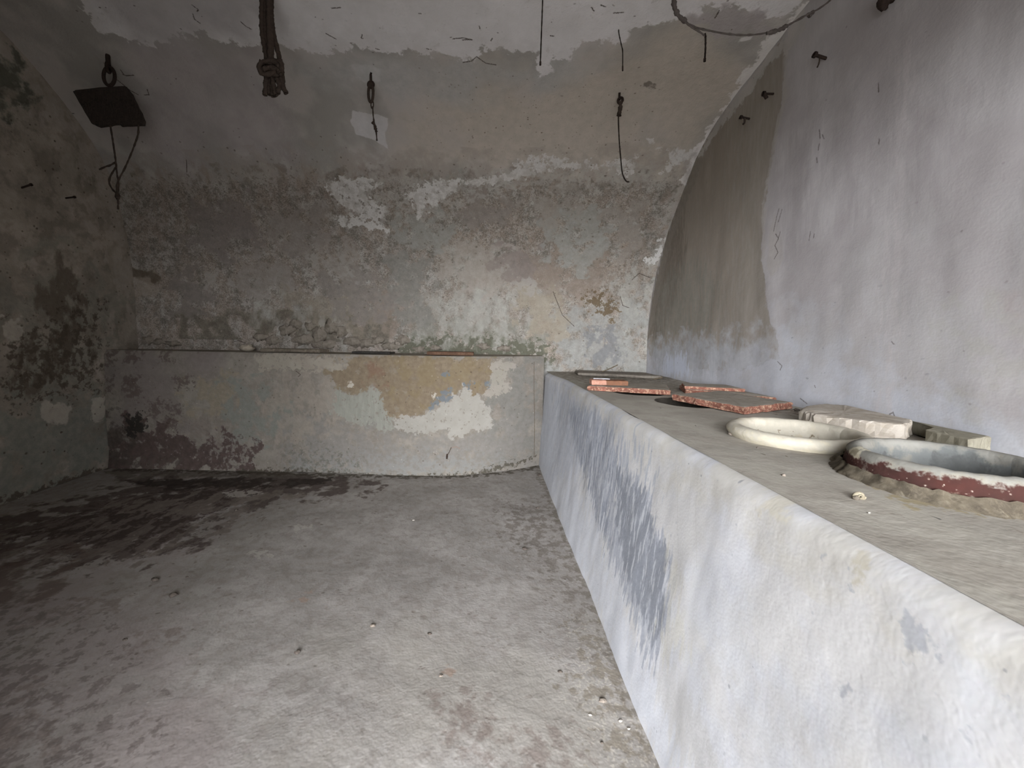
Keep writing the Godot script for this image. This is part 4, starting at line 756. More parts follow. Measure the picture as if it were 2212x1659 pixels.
func bench_screed() -> StandardMaterial3D:
	var s := sheet(4.55, 1.2, 420.0, [154, 149, 138], [165, 160, 148], 0)
	lay(s, [], [146, 140, 129], [157, 150, 139], 0, 1, 2, 0.55, 0.6, 0.6, 2, -4)
	lay(s, [], [173, 168, 157], [165, 160, 148], 0, 7, 2.2, 0.75, 0.5, 0.5, 2, 4)
	lay(s, [-0.052, 0.002, -0.39, 1.463, 0.907, 1.203, 1.857, 1.026, 1.926, 0.522, 1.212, 0.154], [138, 130, 119], [126, 118, 109], 0.15, 2, 2, 0.2, 0.4, 0.8, 2, -6)
	lay(s, [0.278, 0.265, 0.195, 1.226, 0.72, 1.245, 0.958, 0.915, 0.813, 0.245], [107, 101, 89], [95, 91, 80], 0.1, 2, 2.4, 0.4, 0.35, 0.8, 2, -10)
	lay(s, [2.459, 1.07, 2.606, 1.118, 2.819, 0.951, 2.698, 0.898], [132, 122, 107], [115, 105, 93], 0.08, 2, 2.2, 0.3, 0.35, 0.8, 2, -8)
	lay(s, [3.654, 0.451, 3.877, 0.353, 3.951, 0.548, 3.991, 0.498, 3.923, 0.296, 3.72, 0.377], [136, 126, 103], [154, 142, 111], 0.03, 2, 1.8, 0.1, 0.4, 0.85, 2, 4)
	speck(s, 160, [0, 0, 4.5, 1.2], 0.006, [190, 184, 170], 0.7, 1.2)
	speck(s, 160, [0, 0, 4.5, 1.2], 0.007, [112, 104, 94], 0.6, 1.4)
	mark(s, [120, 112, 100], 0.5, 0.005, [3.974, 0.214, 3.985, 0.234])
	mark(s, [126, 118, 106], 0.4, 0.005, [4.039, 0.414, 4.06, 0.408])
	return finish(s, 0.5)


func relief(p: Vector3, amount: float) -> float:
	return amount * (warp.get_noise_3d(p.x * 14.0, p.y * 14.0, p.z * 14.0) + 0.45 * warp.get_noise_3d(p.x * 50.0, p.y * 50.0, p.z * 50.0))

func _ready():
	rng.seed = 20240611
	warp.seed = 5
	warp.frequency = 0.1
	warp.noise_type = FastNoiseLite.TYPE_SIMPLEX_SMOOTH
	warp.fractal_octaves = 2
	camera_and_light()
	make_tiles()
	room()
	benches()
	on_the_bench()
	hanging()
	loose_bits()

func camera_and_light():
	var cam := Camera3D.new()
	cam.name = "camera"
	add_child(cam)
	cam.position = Vector3(0, EYE, 0)
	cam.rotation_degrees = Vector3(-2.5, 0, 1.05)
	cam.projection = Camera3D.PROJECTION_FRUSTUM
	cam.near = 0.05
	cam.far = 60.0
	cam.size = 0.05 * 1659.0 / FOCAL
	cam.frustum_offset = Vector2(1106.0 - 1053.3, 768.0 - 829.5) * 0.05 / FOCAL
	cam.current = true
	var sky_mat := ProceduralSkyMaterial.new()
	sky_mat.sky_top_color = Color(0.90, 0.93, 1.0)
	sky_mat.sky_horizon_color = Color(0.98, 0.98, 1.0)
	sky_mat.ground_bottom_color = Color(0.5, 0.47, 0.43)
	sky_mat.ground_horizon_color = Color(0.85, 0.86, 0.88)
	sky_mat.sun_angle_max = 0.0
	var sky := Sky.new()
	sky.sky_material = sky_mat
	var env := Environment.new()
	env.background_mode = Environment.BG_SKY
	env.sky = sky
	env.background_energy_multiplier = 6.6
	env.tonemap_mode = Environment.TONE_MAPPER_LINEAR
	env.tonemap_exposure = 1.08
	env.sdfgi_enabled = true
	env.ssao_enabled = true
	env.ssil_enabled = true
	var sun := DirectionalLight3D.new()
	sun.name = "hazy_sun"
	add_child(sun)
	sun.rotation_degrees = Vector3(SUN_EL, SUN_AZ, 0)
	sun.light_energy = SUN_E
	sun.light_color = Color(0.96, 0.97, 1.0)
	sun.light_angular_distance = SUN_W
	sun.shadow_enabled = true
	var we := WorldEnvironment.new()
	we.environment = env
	add_child(we)

func room():
	# floor
	var m := floor_concrete()
	var st := grid(80, 66, func(a, b):
		var p := Vector3(lerpf(-3.9, 0.62, a), 0.0, lerpf(-4.6, -0.9, b))
		p.y = relief(p, 0.008)
		return p, func(a, b): return Vector2(a, b))
	var mesh := done(st)
	mesh.surface_set_material(0, m)
	st = new_st()
	box_into(st, Vector3(XL - 0.3, -0.3, -5.1), Vector3(XR + 0.3, -0.03, ADDED_PORCH))
	box_into(st, Vector3(-3.9, -0.03, -0.9 - 0.02), Vector3(XR, -0.004, ADDED_PORCH))
	var plain := small([150, 144, 137], [160, 155, 147], [134, 127, 120], 0.8, 0.4, 0)
	mesh = done(st, mesh)
	mesh.surface_set_material(1, plain)
	structure(mesh, "floor", null, "worn grey concrete floor with dark stains by the back bench", "floor")
	# back wall and vault
	m = plaster_back()
	var wallplain := small([178, 174, 170], [170, 165, 161], [160, 154, 150], 0.7, 0.3, 0)
	var tw := 0.17
	var disp := func(a: float, t: float) -> Vector3:
		var p := vault(a, t)
		var q := vault(a, t + 0.004)
		var d := q - p
		var nrm := Vector3(0, -d.z, d.y).normalized()
		return p + nrm * relief(p, 0.012)
	var uvb := func(a: float, t: float) -> Vector2: return Vector2(a, 1.0 - t / TV)
	st = grid(110, 16, func(a, b): return disp.call(a, b * tw), func(a, b): return uvb.call(a, b * tw))
	mesh = done(st)
	mesh.surface_set_material(0, m)
	st = new_st()
	box_into(st, Vector3(XL - 0.3, -0.05, -5.2), Vector3(XR + 0.3, 1.7, -4.93))
	mesh = done(st, mesh)
	mesh.surface_set_material(1, wallplain)
	wall_back = structure(mesh, "wall_back", null, "stained crumbling plaster wall behind the low back bench")
	st = grid(110, 46, func(a, b): return disp.call(a, lerpf(tw, TV, b)), func(a, b): return uvb.call(a, lerpf(tw, TV, b)))
	mesh = done(st)
	mesh.surface_set_material(0, m)
	st = grid(40, 24, func(a, b): return disp.call(a, lerpf(TV, 1.0, b)), func(a, b): return Vector2(a, b))
	mesh = done(st, mesh)
	mesh.surface_set_material(1, wallplain)
	# the thickness of the vault
	st = grid(2, 40, func(a, b):
		var p := vault(a, b * 1.0)
		var c := Vector3(p.x, 0.9, -2.2)
		return p + (p - c).normalized() * 0.3, func(a, b): return Vector2(a, b), true)
	mesh = done(st, mesh)
	mesh.surface_set_material(2, wallplain)
	structure(mesh, "ceiling", null, "low plastered barrel vault with a torn pale upper coat", "ceiling")
	# end wall by the long bench
	m = plaster_right()
	st = grid(74, 50, func(a, b):
		var p := Vector3(XR, lerpf(0.98, 3.5, b), lerpf(-4.9, -1.2, a))
		p.x -= relief(p, 0.007) + 0.005 * warp.get_noise_2d(p.z * 45.0, p.y * 8.0)
		return p, func(a, b): return Vector2(a, 1.0 - b), true)
	mesh = done(st)
	mesh.surface_set_material(0, m)
	st = new_st()
	box_into(st, Vector3(XR + 0.03, -0.1, -5.2), Vector3(XR + 0.3, 3.9, ADDED_PORCH))
	box_into(st, Vector3(XR, 0.9, -1.2 - 0.01), Vector3(XR + 0.04, 3.9, ADDED_PORCH))
	mesh = done(st, mesh)
	mesh.surface_set_material(1, wallplain)
	structure(mesh, "wall_right", null, "pale limewashed end wall with a bare brown strip in its corner")
	# the other end wall
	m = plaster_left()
	st = grid(34, 76, func(a, b):
		var p := Vector3(XL, lerpf(0.0, 3.8, b), lerpf(-3.0, -4.62, a))
		p.x += relief(p, 0.022)
		return p, func(a, b): return Vector2(a, 1.0 - b), true)
	mesh = done(st)
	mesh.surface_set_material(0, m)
	var dull := small([112, 102, 88], [130, 119, 104], [92, 82, 70], 0.7, 0.6, 0)
	st = new_st()
	box_into(st, Vector3(XL - 0.3, -0.1, -5.2), Vector3(XL - 0.04, 4.3, FRONT + 0.3))
	box_into(st, Vector3(XL - 0.06, -0.02, -3.0 - 0.01), Vector3(XL, 4.1, FRONT + 0.05))
	mesh = done(st, mesh)
	mesh.surface_set_material(1, dull)
	structure(mesh, "wall_left", null, "dark mouldy end wall with flaking plaster")
	# front wall, opening shaped for the light, and an unseen porch added likewise
	st = new_st()
	box_into(st, Vector3(XL - 0.3, -0.1, FRONT), Vector3(DOOR_L, 4.3, FRONT + 0.3))
	box_into(st, Vector3(DOOR_L, DOOR_H, FRONT), Vector3(XR + 0.3, 4.3, FRONT + 0.3))
	structure(done(st), "wall_front", wallplain, "thick plastered front wall with a wide opening shaped for the light")
	st = new_st()
	box_into(st, Vector3(ADDED_PORCH_L - 0.3, -0.1, FRONT + 0.3), Vector3(ADDED_PORCH_L, 3.2, ADDED_PORCH))
	structure(done(st), "wall_added_porch", wallplain, "unseen side wall of a porch added to shape the daylight")  # unseen porch side, added to set the light opening farther back
	st = new_st()
	box_into(st, Vector3(ADDED_PORCH_L - 0.3, ADDED_PORCH_H, FRONT + 0.3), Vector3(XR + 0.3, ADDED_PORCH_H + 0.2, ADDED_PORCH))
	structure(done(st), "ceiling_added_porch", wallplain, "unseen flat ceiling of a porch added to shape the daylight", "ceiling")  # unseen porch roof, added to steer the daylight
	st = new_st()
	box_into(st, Vector3(-14, -0.5, ADDED_PORCH), Vector3(14, -0.03, 24))
	structure(done(st), "ground_outside", small([206, 202, 196], [196, 192, 186], [184, 180, 174], 0.3, 0.3, 0), "unseen yard outside, coloured pale to bounce daylight up to the vault", "ground")  # pale tone chosen so this unseen ground reflects light indoors

const SUN_EL := -11.0
const SUN_AZ := -12.0
const SUN_W := 45.0
const SUN_E := 2.55
const FRONT := 0.3
const ADDED_PORCH := 3.2  # depth of the unseen porch added for the light
const ADDED_PORCH_L := -2.6
const ADDED_PORCH_H := 3.0
const DOOR_L := -1.2
const DOOR_H := 2.6
var wall_back: MeshInstance3D
var bench: Node3D
# x, z and radius of the openings in the long bench
const HOLES := [[1.28, -1.14, 0.185], [1.22, -1.63, 0.2], [1.26, -2.57, 0.2], [1.12, -3.06, 0.2]]

func face_x(y: float, z: float) -> float:
	var x := lerpf(0.585, 0.70, clampf(y / HB, 0.0, 1.0))
	# the far end is rounded off a little
	x -= 0.06 * smoothstep(-3.7, -4.5, z) * clampf(y / HB, 0.0, 1.0)
	return x

func benches():
	# --- long bench
	bench = thing("masonry_bench", "long whitewashed masonry bench with storage jars built into its top", "bench", Vector3.ZERO)
	var m := limewash_face()
	var mt := bench_screed()
	var prof := []
	for i in 21: prof.append(Vector2(0.0, HB * 0.955 * i / 20.0))
	for i in range(1, 9):
		var a := i * PI / 16.0
		prof.append(Vector2(0.05 * (1.0 - cos(a)), HB * 0.955 + HB * 0.045 * sin(a)))
	var np := prof.size() - 1
	var st := grid(240, np, func(a, b):
		var pr: Vector2 = prof[int(round(b * np))]
		var z := lerpf(-4.55, FRONT - 0.02, a)
		var p := Vector3(face_x(minf(pr.y, 0.97), z) + pr.x, pr.y, z)
		var r := relief(p, 0.009) + 0.0012 * warp.get_noise_2d(z * 160.0, p.y * 160.0)
		p.x -= r
		p.y -= absf(r) * 0.3 * clampf((pr.y - 0.9) * 10.0, 0.0, 1.0)
		return p, func(a, b):
		var pr: Vector2 = prof[int(round(b * np))]
		return Vector2((lerpf(-4.55, FRONT - 0.02, a) - -4.55) / (-0.35 - -4.55), (1.06 - pr.y) / 1.1), true)
	put(done(st), "front", m, bench)
	# the top: plain strips and, round each opening, a square with a round hole
	st = new_st()
	st.set_smooth_group(0)
	var zc := []
	for h in HOLES: zc.append([h[1] - 0.24, h[1] + 0.24, h])
	zc.sort_custom(func(a, b): return a[0] < b[0])
	var z0 := -4.87
	var top_at := func(x: float, z: float) -> Vector3:
		var xx := maxf(x, face_x(0.97, z) + 0.05 - 0.006)
		return Vector3(xx, HB + relief(Vector3(x, 0, z), 0.004) * clampf((x - 0.76) * 12.0, 0.0, 1.0), z)
	var top_uv := func(x: float, z: float) -> Vector2: return Vector2((z - -4.9) / (-0.35 - -4.9), (x - 0.7) / (1.9 - 0.7))
	for c in zc + [[FRONT, FRONT, []]]:
		var za := z0
		var zb: float = c[0]
		if zb > za + 0.001: strip_top(st, 0.60, 1.865, za, zb, top_at, top_uv)
		if c[2].size() == 0: break
		var h: Array = c[2]
		z0 = c[1]
		strip_top(st, 0.60, h[0] - 0.28, c[0], c[1], top_at, top_uv)
		strip_top(st, h[0] + 0.28, 1.865, c[0], c[1], top_at, top_uv)
		ring_top(st, h, 0.28, 0.24, top_at, top_uv)
	put(done(st), "top", mt, bench)
	# lips of old mortar on the arris
	var cream := small([190, 183, 166], [180, 172, 154], [198, 192, 178], 6.0, 0.3)
	for a in [[Vector3(0.717, 1.005, -1.024), 0.055, 21.0], [Vector3(0.736, 1.005, -0.799), 0.06, 44.0], [Vector3(0.732, 1.010, -0.631), 0.04, 71.0]]:
		var o := put(lump(Vector3(a[1] * 0.8, a[1] * 0.42, a[1] * 1.7), a[2], 0.3, 24), "mortar_lip", cream, bench)
		o.position = a[0] + Vector3(0.014, -0.006, 0)
	# --- bench along the back
	var back := thing("back_bench", "low plastered bench along the back wall with flaking coats", "bench", Vector3.ZERO)
	var mk := plaster_kerb()
	st = grid(110, 26, func(a, b):
		var x := lerpf(XL, 0.62, a)
		var y: float = HK * b
		var z := kerb_z(x)
		var round_off := 0.03 * pow(clampf((b - 0.96) / 0.04, 0.0, 1.0), 2.0)
		var p := Vector3(x, y, z - round_off)
		p.z += relief(p, 0.014) - 0.05 * pow(clampf(1.0 - absf(x + 3.35) / 0.7, 0.0, 1.0), 0.5) * clampf(1.0 - absf(y - 0.18) / 0.25, 0.0, 1.0)
		return p, func(a, b): return Vector2((lerpf(XL, 0.62, a) - XL) / 4.5, (1.22 - HK * b) / 1.24))
	put(done(st), "front", mk, back)
	st = grid(80, 6, func(a, b):
		var x := lerpf(XL, 0.6, a)
		var z := lerpf(kerb_z(x) - 0.025, lerpf(-4.575, -4.865, (x - XL) / (XR - XL)), b)
		return Vector3(x, HK + relief(Vector3(x, 3, z), 0.003) * clampf(b * 4.0, 0.0, 1.0), z), func(a, b): return Vector2(a, b))
	put(done(st), "top", small([134, 126, 114], [146, 138, 125], [112, 104, 92], 1.2, 0.4, 0), back)
	# stones laid bare in the decayed corner
	var stone := small([128, 116, 102], [142, 130, 115], [100, 88, 76], 3.0, 0.5)
	for a in [[306, 942, 0.27, 0.045, 1], [385, 963, 0.14, 0.075, 2], [445, 925, 0.17, 0.11, 3], [300, 920, 0.12, 0.08, 4], [470, 968, 0.1, 0.05, 5], [350, 1000, 0.2, 0.05, 6], [430, 965, 0.08, 0.04, 7]]:
		var o := put(lump(Vector3(a[2], a[3], 0.07), a[4] * 13.0, 0.35, 14), "stone", stone, back)
		var px: Vector2 = Vector2(a[0], a[1])
		o.position = STONE_AT[int(a[4]) - 1] + Vector3(0, 0, -0.045)

const STONE_AT := [Vector3(-3.499, 0.334, -4.190), Vector3(-3.129, 0.241, -4.190), Vector3(-2.844, 0.426, -4.190), Vector3(-3.525, 0.438, -4.190), Vector3(-2.729, 0.224, -4.190), Vector3(-3.296, 0.061, -4.190), Vector3(-2.917, 0.235, -4.190)]

func kerb_z(x: float) -> float:
	return -4.165 - 0.40 * pow(clampf((x + 0.35) / 0.97, 0.0, 1.0), 1.6) + 0.04 * exp(-pow((x + 0.75) / 0.6, 2.0))

func strip_top(st: SurfaceTool, x0: float, x1: float, z0: float, z1: float, at: Callable, uv: Callable):
	var nx := maxi(2, int((x1 - x0) / 0.05))
	var nz := maxi(2, int((z1 - z0) / 0.06))
	grid(nx, nz, func(a, b): return at.call(lerpf(x0, x1, a), lerpf(z0, z1, b)), func(a, b): return uv.call(lerpf(x0, x1, a), lerpf(z0, z1, b)), false, st)

func ring_top(st: SurfaceTool, h: Array, ex: float, ez: float, at: Callable, uv: Callable):
	var pos := func(a: float, b: float) -> Vector2:
		var an := a * TAU
		var d := Vector2(cos(an), sin(an))
		var k := minf(ex / maxf(absf(d.x), 1e-6), ez / maxf(absf(d.y), 1e-6))
		return Vector2(h[0], h[1]) + d * lerpf(h[2], k, b)
	grid(96, 4, func(a, b):
		var q: Vector2 = pos.call(a, b)
		return at.call(q.x, q.y), func(a, b):
		var q: Vector2 = pos.call(a, b)
		return uv.call(q.x, q.y), true, st)

func jar_sheet(kind: int) -> StandardMaterial3D:
	# the skin of a jar, unrolled: 1.5 m round, 1 m along the profile from the crust outside over the rim and down inside
	var s := sheet(1.5, 1.0, 500.0, [176, 168, 150], [188, 181, 164], 1)
	if kind == 0:
		lay(s, [], [138, 134, 122], [126, 122, 111], 0.0, 1, 1.6, -0.6, 0.6, 1.0, 2, 0.0)
		lay(s, [-0.1, -0.1, 1.6, -0.1, 1.6, 0.04, -0.1, 0.04], [128, 118, 98], [110, 100, 82], 0.010, 2, 1.4, 0.0, 0.5, 0.95, 1, 20.0)
		lay(s, [-0.1, 0.036, 1.6, 0.036, 1.6, 0.078, -0.1, 0.078], [66, 38, 33], [54, 35, 31], 0.012, 2, 1.1, -0.1, 0.4, 0.95, 1, -10.0)
		lay(s, [-0.1, 0.083, 1.6, 0.083, 1.6, 0.17, -0.1, 0.17], [136, 134, 126], [120, 118, 110], 0.010, 2, 1.2, 0.0, 0.4, 0.9, 1, 8.0)
		lay(s, [0.80, 0.07, 0.85, 0.07, 0.85, 0.12, 0.80, 0.12], [204, 198, 174], [196, 188, 164], 0.012, 2, 1.0, 0.0, 0.4, 0.85, 2, 8.0)
		lay(s, [0.81, 0.078, 0.835, 0.078, 0.835, 0.1, 0.81, 0.1], [128, 120, 100], [138, 130, 110], 0.008, 2, 1.0, 0.0, 0.4, 0.85, 2, -8.0)
		lay(s, [-0.1, 0.148, 1.6, 0.148, 1.6, 1.1, -0.1, 1.1], [112, 114, 111], [102, 104, 102], 0.02, 1, 1.2, 0.0, 0.5, 0.95, 1, 0.0)
		lay(s, [-0.1, 0.15, 1.6, 0.15, 1.6, 1.1, -0.1, 1.1], [78, 79, 77], [90, 91, 88], 0.03, 1, 2.0, 0.55, 0.5, 0.7, 2, -6.0)
		speck(s, 200, [0.0, 0.0, 1.5, 0.07], 0.0035, [200, 192, 176], 0.9, 1.3)
	else:
		lay(s, [], [180, 174, 158], [170, 164, 149], 0.0, 1, 1.8, 0.2, 0.6, 0.8, 2, 0.0)
		lay(s, [-0.1, 0.0, 1.6, 0.0, 1.6, 0.05, -0.1, 0.05], [176, 168, 146], [190, 182, 160], 0.03, 2, 1.6, 0.0, 0.4, 0.7, 2, 6.0)
		lay(s, [-0.1, 0.2, 1.6, 0.2, 1.6, 1.0, -0.1, 1.0], [186, 176, 154], [170, 160, 138], 0.03, 1, 1.4, 0.0, 0.5, 0.9, 2, 0.0)
		lay(s, [-0.1, 0.21, 1.6, 0.21, 1.6, 1.0, -0.1, 1.0], [112, 96, 74], [96, 84, 66], 0.04, 2, 2.4, 0.5, 0.35, 0.8, 2, -8.0)
	return finish(s, 0.5)

func on_the_bench():
	# --- the jars
	var j := thing("storage_jar", "built-in jar with a thick rim banded in flaking dark red", "jar", Vector3(1.28, HB, -1.14))
	var prof := [Vector2(0.222, -0.012), Vector2(0.226, 0.008), Vector2(0.222, 0.024), Vector2(0.219, 0.034), Vector2(0.216, 0.046), Vector2(0.216, 0.056), Vector2(0.214, 0.066), Vector2(0.207, 0.074), Vector2(0.196, 0.078), Vector2(0.184, 0.076), Vector2(0.177, 0.068), Vector2(0.174, 0.055), Vector2(0.173, 0.02), Vector2(0.173, -0.02), Vector2(0.178, -0.06), Vector2(0.20, -0.12), Vector2(0.225, -0.2), Vector2(0.232, -0.32), Vector2(0.22, -0.46), Vector2(0.12, -0.56), Vector2(0.0, -0.58)]
	put(lathe(prof, 72, 0.02, 3.0), "body", jar_sheet(0), j)
	var collar := [Vector2(0.228, 0.030), Vector2(0.234, 0.024), Vector2(0.242, 0.014), Vector2(0.252, 0.004), Vector2(0.262, -0.008)]
	collar.reverse()
	put(lathe(collar, 140, 0.05, 31.0), "mortar_collar", small([92, 84, 70], [78, 71, 60], [124, 116, 100], 9.0, 0.3), j)
	j = thing("storage_jar", "built-in jar with a smooth cream rim beside the broken pale stone", "jar", Vector3(1.22, HB, -1.63))
	prof = [Vector2(0.218, -0.012), Vector2(0.228, 0.004), Vector2(0.236, 0.016), Vector2(0.237, 0.028), Vector2(0.232, 0.038), Vector2(0.222, 0.045), Vector2(0.208, 0.048), Vector2(0.194, 0.046), Vector2(0.183, 0.039), Vector2(0.177, 0.028), Vector2(0.175, 0.01), Vector2(0.175, -0.02), Vector2(0.18, -0.06), Vector2(0.2, -0.12), Vector2(0.225, -0.2), Vector2(0.232, -0.32), Vector2(0.22, -0.46), Vector2(0.12, -0.56), Vector2(0.0, -0.58)]
	put(lathe(prof, 72, 0.015, 9.0), "body", jar_sheet(1), j)
	var inside := small([62, 57, 50], [52, 48, 42], [44, 40, 36], 2.0, 0.4)  # shade inside the covered jars put into this dark colour
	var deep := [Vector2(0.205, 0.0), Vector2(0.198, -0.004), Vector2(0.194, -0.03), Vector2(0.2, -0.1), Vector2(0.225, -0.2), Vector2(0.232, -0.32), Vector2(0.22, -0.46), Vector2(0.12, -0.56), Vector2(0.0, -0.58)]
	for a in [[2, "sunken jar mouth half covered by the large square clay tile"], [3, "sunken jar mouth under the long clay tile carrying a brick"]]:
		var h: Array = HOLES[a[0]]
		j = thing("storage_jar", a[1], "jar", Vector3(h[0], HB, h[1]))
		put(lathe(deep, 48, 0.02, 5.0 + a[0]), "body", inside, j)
	# --- tiles
	var clay := tile_mat()
	var dust := small([140, 133, 121], [150, 143, 131], [124, 114, 102], 2.0, 0.3)
	var t := put(slab([Vector2(1.18, -2.64), Vector2(1.34, -2.15), Vector2(1.75, -2.37), Vector2(1.60, -2.86)], HB + 0.004, HB + 0.042, 0.012, 3.0, 16, Vector3(0.0, 0, 0.0)), "clay_tile", null, self, clay, dust)
	tag(t, "square broken clay tile laid askew over a jar mouth next to the pale stone", "tile", "clay tiles on the long bench")
	t = put(slab([Vector2(0.71, -3.06) + Vector2(0.03, 0), Vector2(1.27, -2.87), Vector2(1.41, -3.26), Vector2(0.88, -3.44)], HB + 0.004, HB + 0.038, 0.011, 17.0, 16), "clay_tile", null, self, clay, dust)
	tag(t, "long red edged clay tile carrying a small brick", "tile", "clay tiles on the long bench")
	t = put(slab([Vector2(1.42, -2.97), Vector2(1.64, -2.90), Vector2(1.72, -2.68), Vector2(1.83, -2.62), Vector2(1.83, -3.18), Vector2(1.52, -3.28)], HB + 0.004, HB + 0.034, 0.01, 29.0, 14), "clay_tile", null, self, clay, dust)
	tag(t, "dusty clay tile against the end wall behind the square tile", "tile", "clay tiles on the long bench")
	t = put(slab([Vector2(1.42, -2.98), Vector2(1.78, -2.86), Vector2(1.80, -3.12), Vector2(1.5, -3.2)], HB + 0.036, HB + 0.058, 0.008, 37.0, 12), "clay_tile", null, self, clay, dust)
	tag(t, "thin clay tile lying on top of the dusty tile by the wall", "tile", "clay tiles on the long bench")
	t = put(slab([Vector2(0.95, -4.35), Vector2(1.72, -4.1), Vector2(1.74, -4.55), Vector2(1.0, -4.74)], HB + 0.003, HB + 0.028, 0.012, 51.0, 14), "stone_lid", small([136, 128, 117], [124, 117, 107], [96, 90, 80], 2.0, 0.4))
	tag(t, "flat grey cracked stone lid in the far corner of the long bench", "lid")
	# --- brick in two tones
	var br := thing("brick", "small orange brick with a pale broken end on the long clay tile", "brick", Vector3(0.915, 1.058, -3.147))
	var dirb := Vector2(0.97, 0.08)
	put(slab([Vector2(-0.13, 0.03), Vector2(-0.02, 0.035), Vector2(-0.02, -0.07), Vector2(-0.12, -0.08)], 0.0, 0.036, 0.008, 61.0, 8), "broken_end", small([172, 128, 108], [162, 118, 99], [180, 144, 126], 5.0, 0.3), br)
	put(slab([Vector2(-0.018, 0.035), Vector2(0.14, 0.04), Vector2(0.14, -0.07), Vector2(-0.018, -0.07)], 0.0, 0.034, 0.005, 67.0, 8), "block", small([128, 90, 68], [118, 84, 64], [108, 80, 64], 5.0, 0.3), br)
	# --- scrap of paper
	var pm := StandardMaterial3D.new()
	pm.albedo_color = Color8(232, 232, 236)
	pm.roughness = 0.6
	var w := put(slab([Vector2(-0.07, 0.0), Vector2(-0.02, 0.022), Vector2(0.03, 0.012), Vector2(0.08, 0.02), Vector2(0.075, -0.02), Vector2(0.0, -0.015), Vector2(-0.065, -0.03)], 0.0, 0.012, 0.006, 73.0, 5), "paper_scrap", pm)
	w.position = Vector3(1.076, 1.020, -3.931)
	tag(w, "crumpled white scrap of paper behind the small brick", "paper")
	# --- broken stone slabs by the wall
	var pale := small([160, 151, 137], [171, 163, 151], [140, 130, 114], 2.6, 0.6)
	t = put(slab([Vector2(1.49, -1.97), Vector2(1.475, -1.86), Vector2(1.56, -1.70), Vector2(1.645, -1.625), Vector2(1.77, -1.72), Vector2(1.81, -2.08), Vector2(1.74, -2.14), Vector2(1.60, -2.08)], HB + 0.002, HB + 0.068, 0.013, 81.0, 8, Vector3(0.03, 0, 0.0)), "stone_slab", pale)
	tag(t, "thick broken pale stone slab lying between the cream jar rim and the wall", "stone slab")
	t = put(slab([Vector2(1.70, -1.60), Vector2(1.68, -1.44), Vector2(1.83, -1.50), Vector2(1.83, -1.80), Vector2(1.80, -1.66)], HB + 0.002, HB + 0.055, 0.006, 91.0, 10), "stone_slab", small([146, 141, 124], [136, 131, 115], [122, 116, 100], 2.6, 0.4))
	tag(t, "low greenish grey slab against the wall behind the red banded jar", "stone slab")
	# --- bits on the bench
	var shell := thing("snail_shell", "small broken snail shell lying on the bench beside the red banded jar", "shell", Vector3(0.916, 1.020, -1.005))
	var st := new_st()
	var pts := []
	var rad := []
	for i in 40:
		var a := i * 0.32
		var r := 0.002 + 0.00032 * i
		pts.append(Vector3(cos(a) * r, 0.0085 + sin(a) * r * 0.75, 0.006 - i * 0.00022))
		rad.append(0.0009 + 0.00012 * i)
	tube_into(st, pts, rad, 9)
	put(done(st), "whorl", small([140, 132, 112], [120, 111, 92], [166, 158, 138], 20.0, 0.2), shell)
	put(lump(Vector3(0.014, 0.012, 0.013), 8.0, 0.5, 12), "plug", small([120, 112, 98], [104, 96, 84], [90, 82, 72], 20.0, 0.2), shell).position = Vector3(-0.011, 0.005, 0.004)

func tile_mat() -> StandardMaterial3D:
	var s := sheet(1.0, 1.0, 512.0, [112, 70, 59], [126, 82, 69], 1)
	lay(s, [], [164, 114, 94], [150, 100, 82], 0.0, 2, 2.2, 0.6, 0.5, 0.7, 2, 10.0)
	lay(s, [], [94, 60, 50], [106, 74, 62], 0.0, 1, 2.4, 0.6, 0.4, 0.7, 2, -10.0)
	lay(s, [], [206, 186, 160], [190, 160, 132], 0.0, 2, 2.8, 1.0, 0.3, 0.8, 2, 10.0)
	var m := finish(s, 0.0)
	m.texture_repeat = true
	m.uv1_triplanar = true
	m.uv1_scale = Vector3.ONE * 2.4
	return m

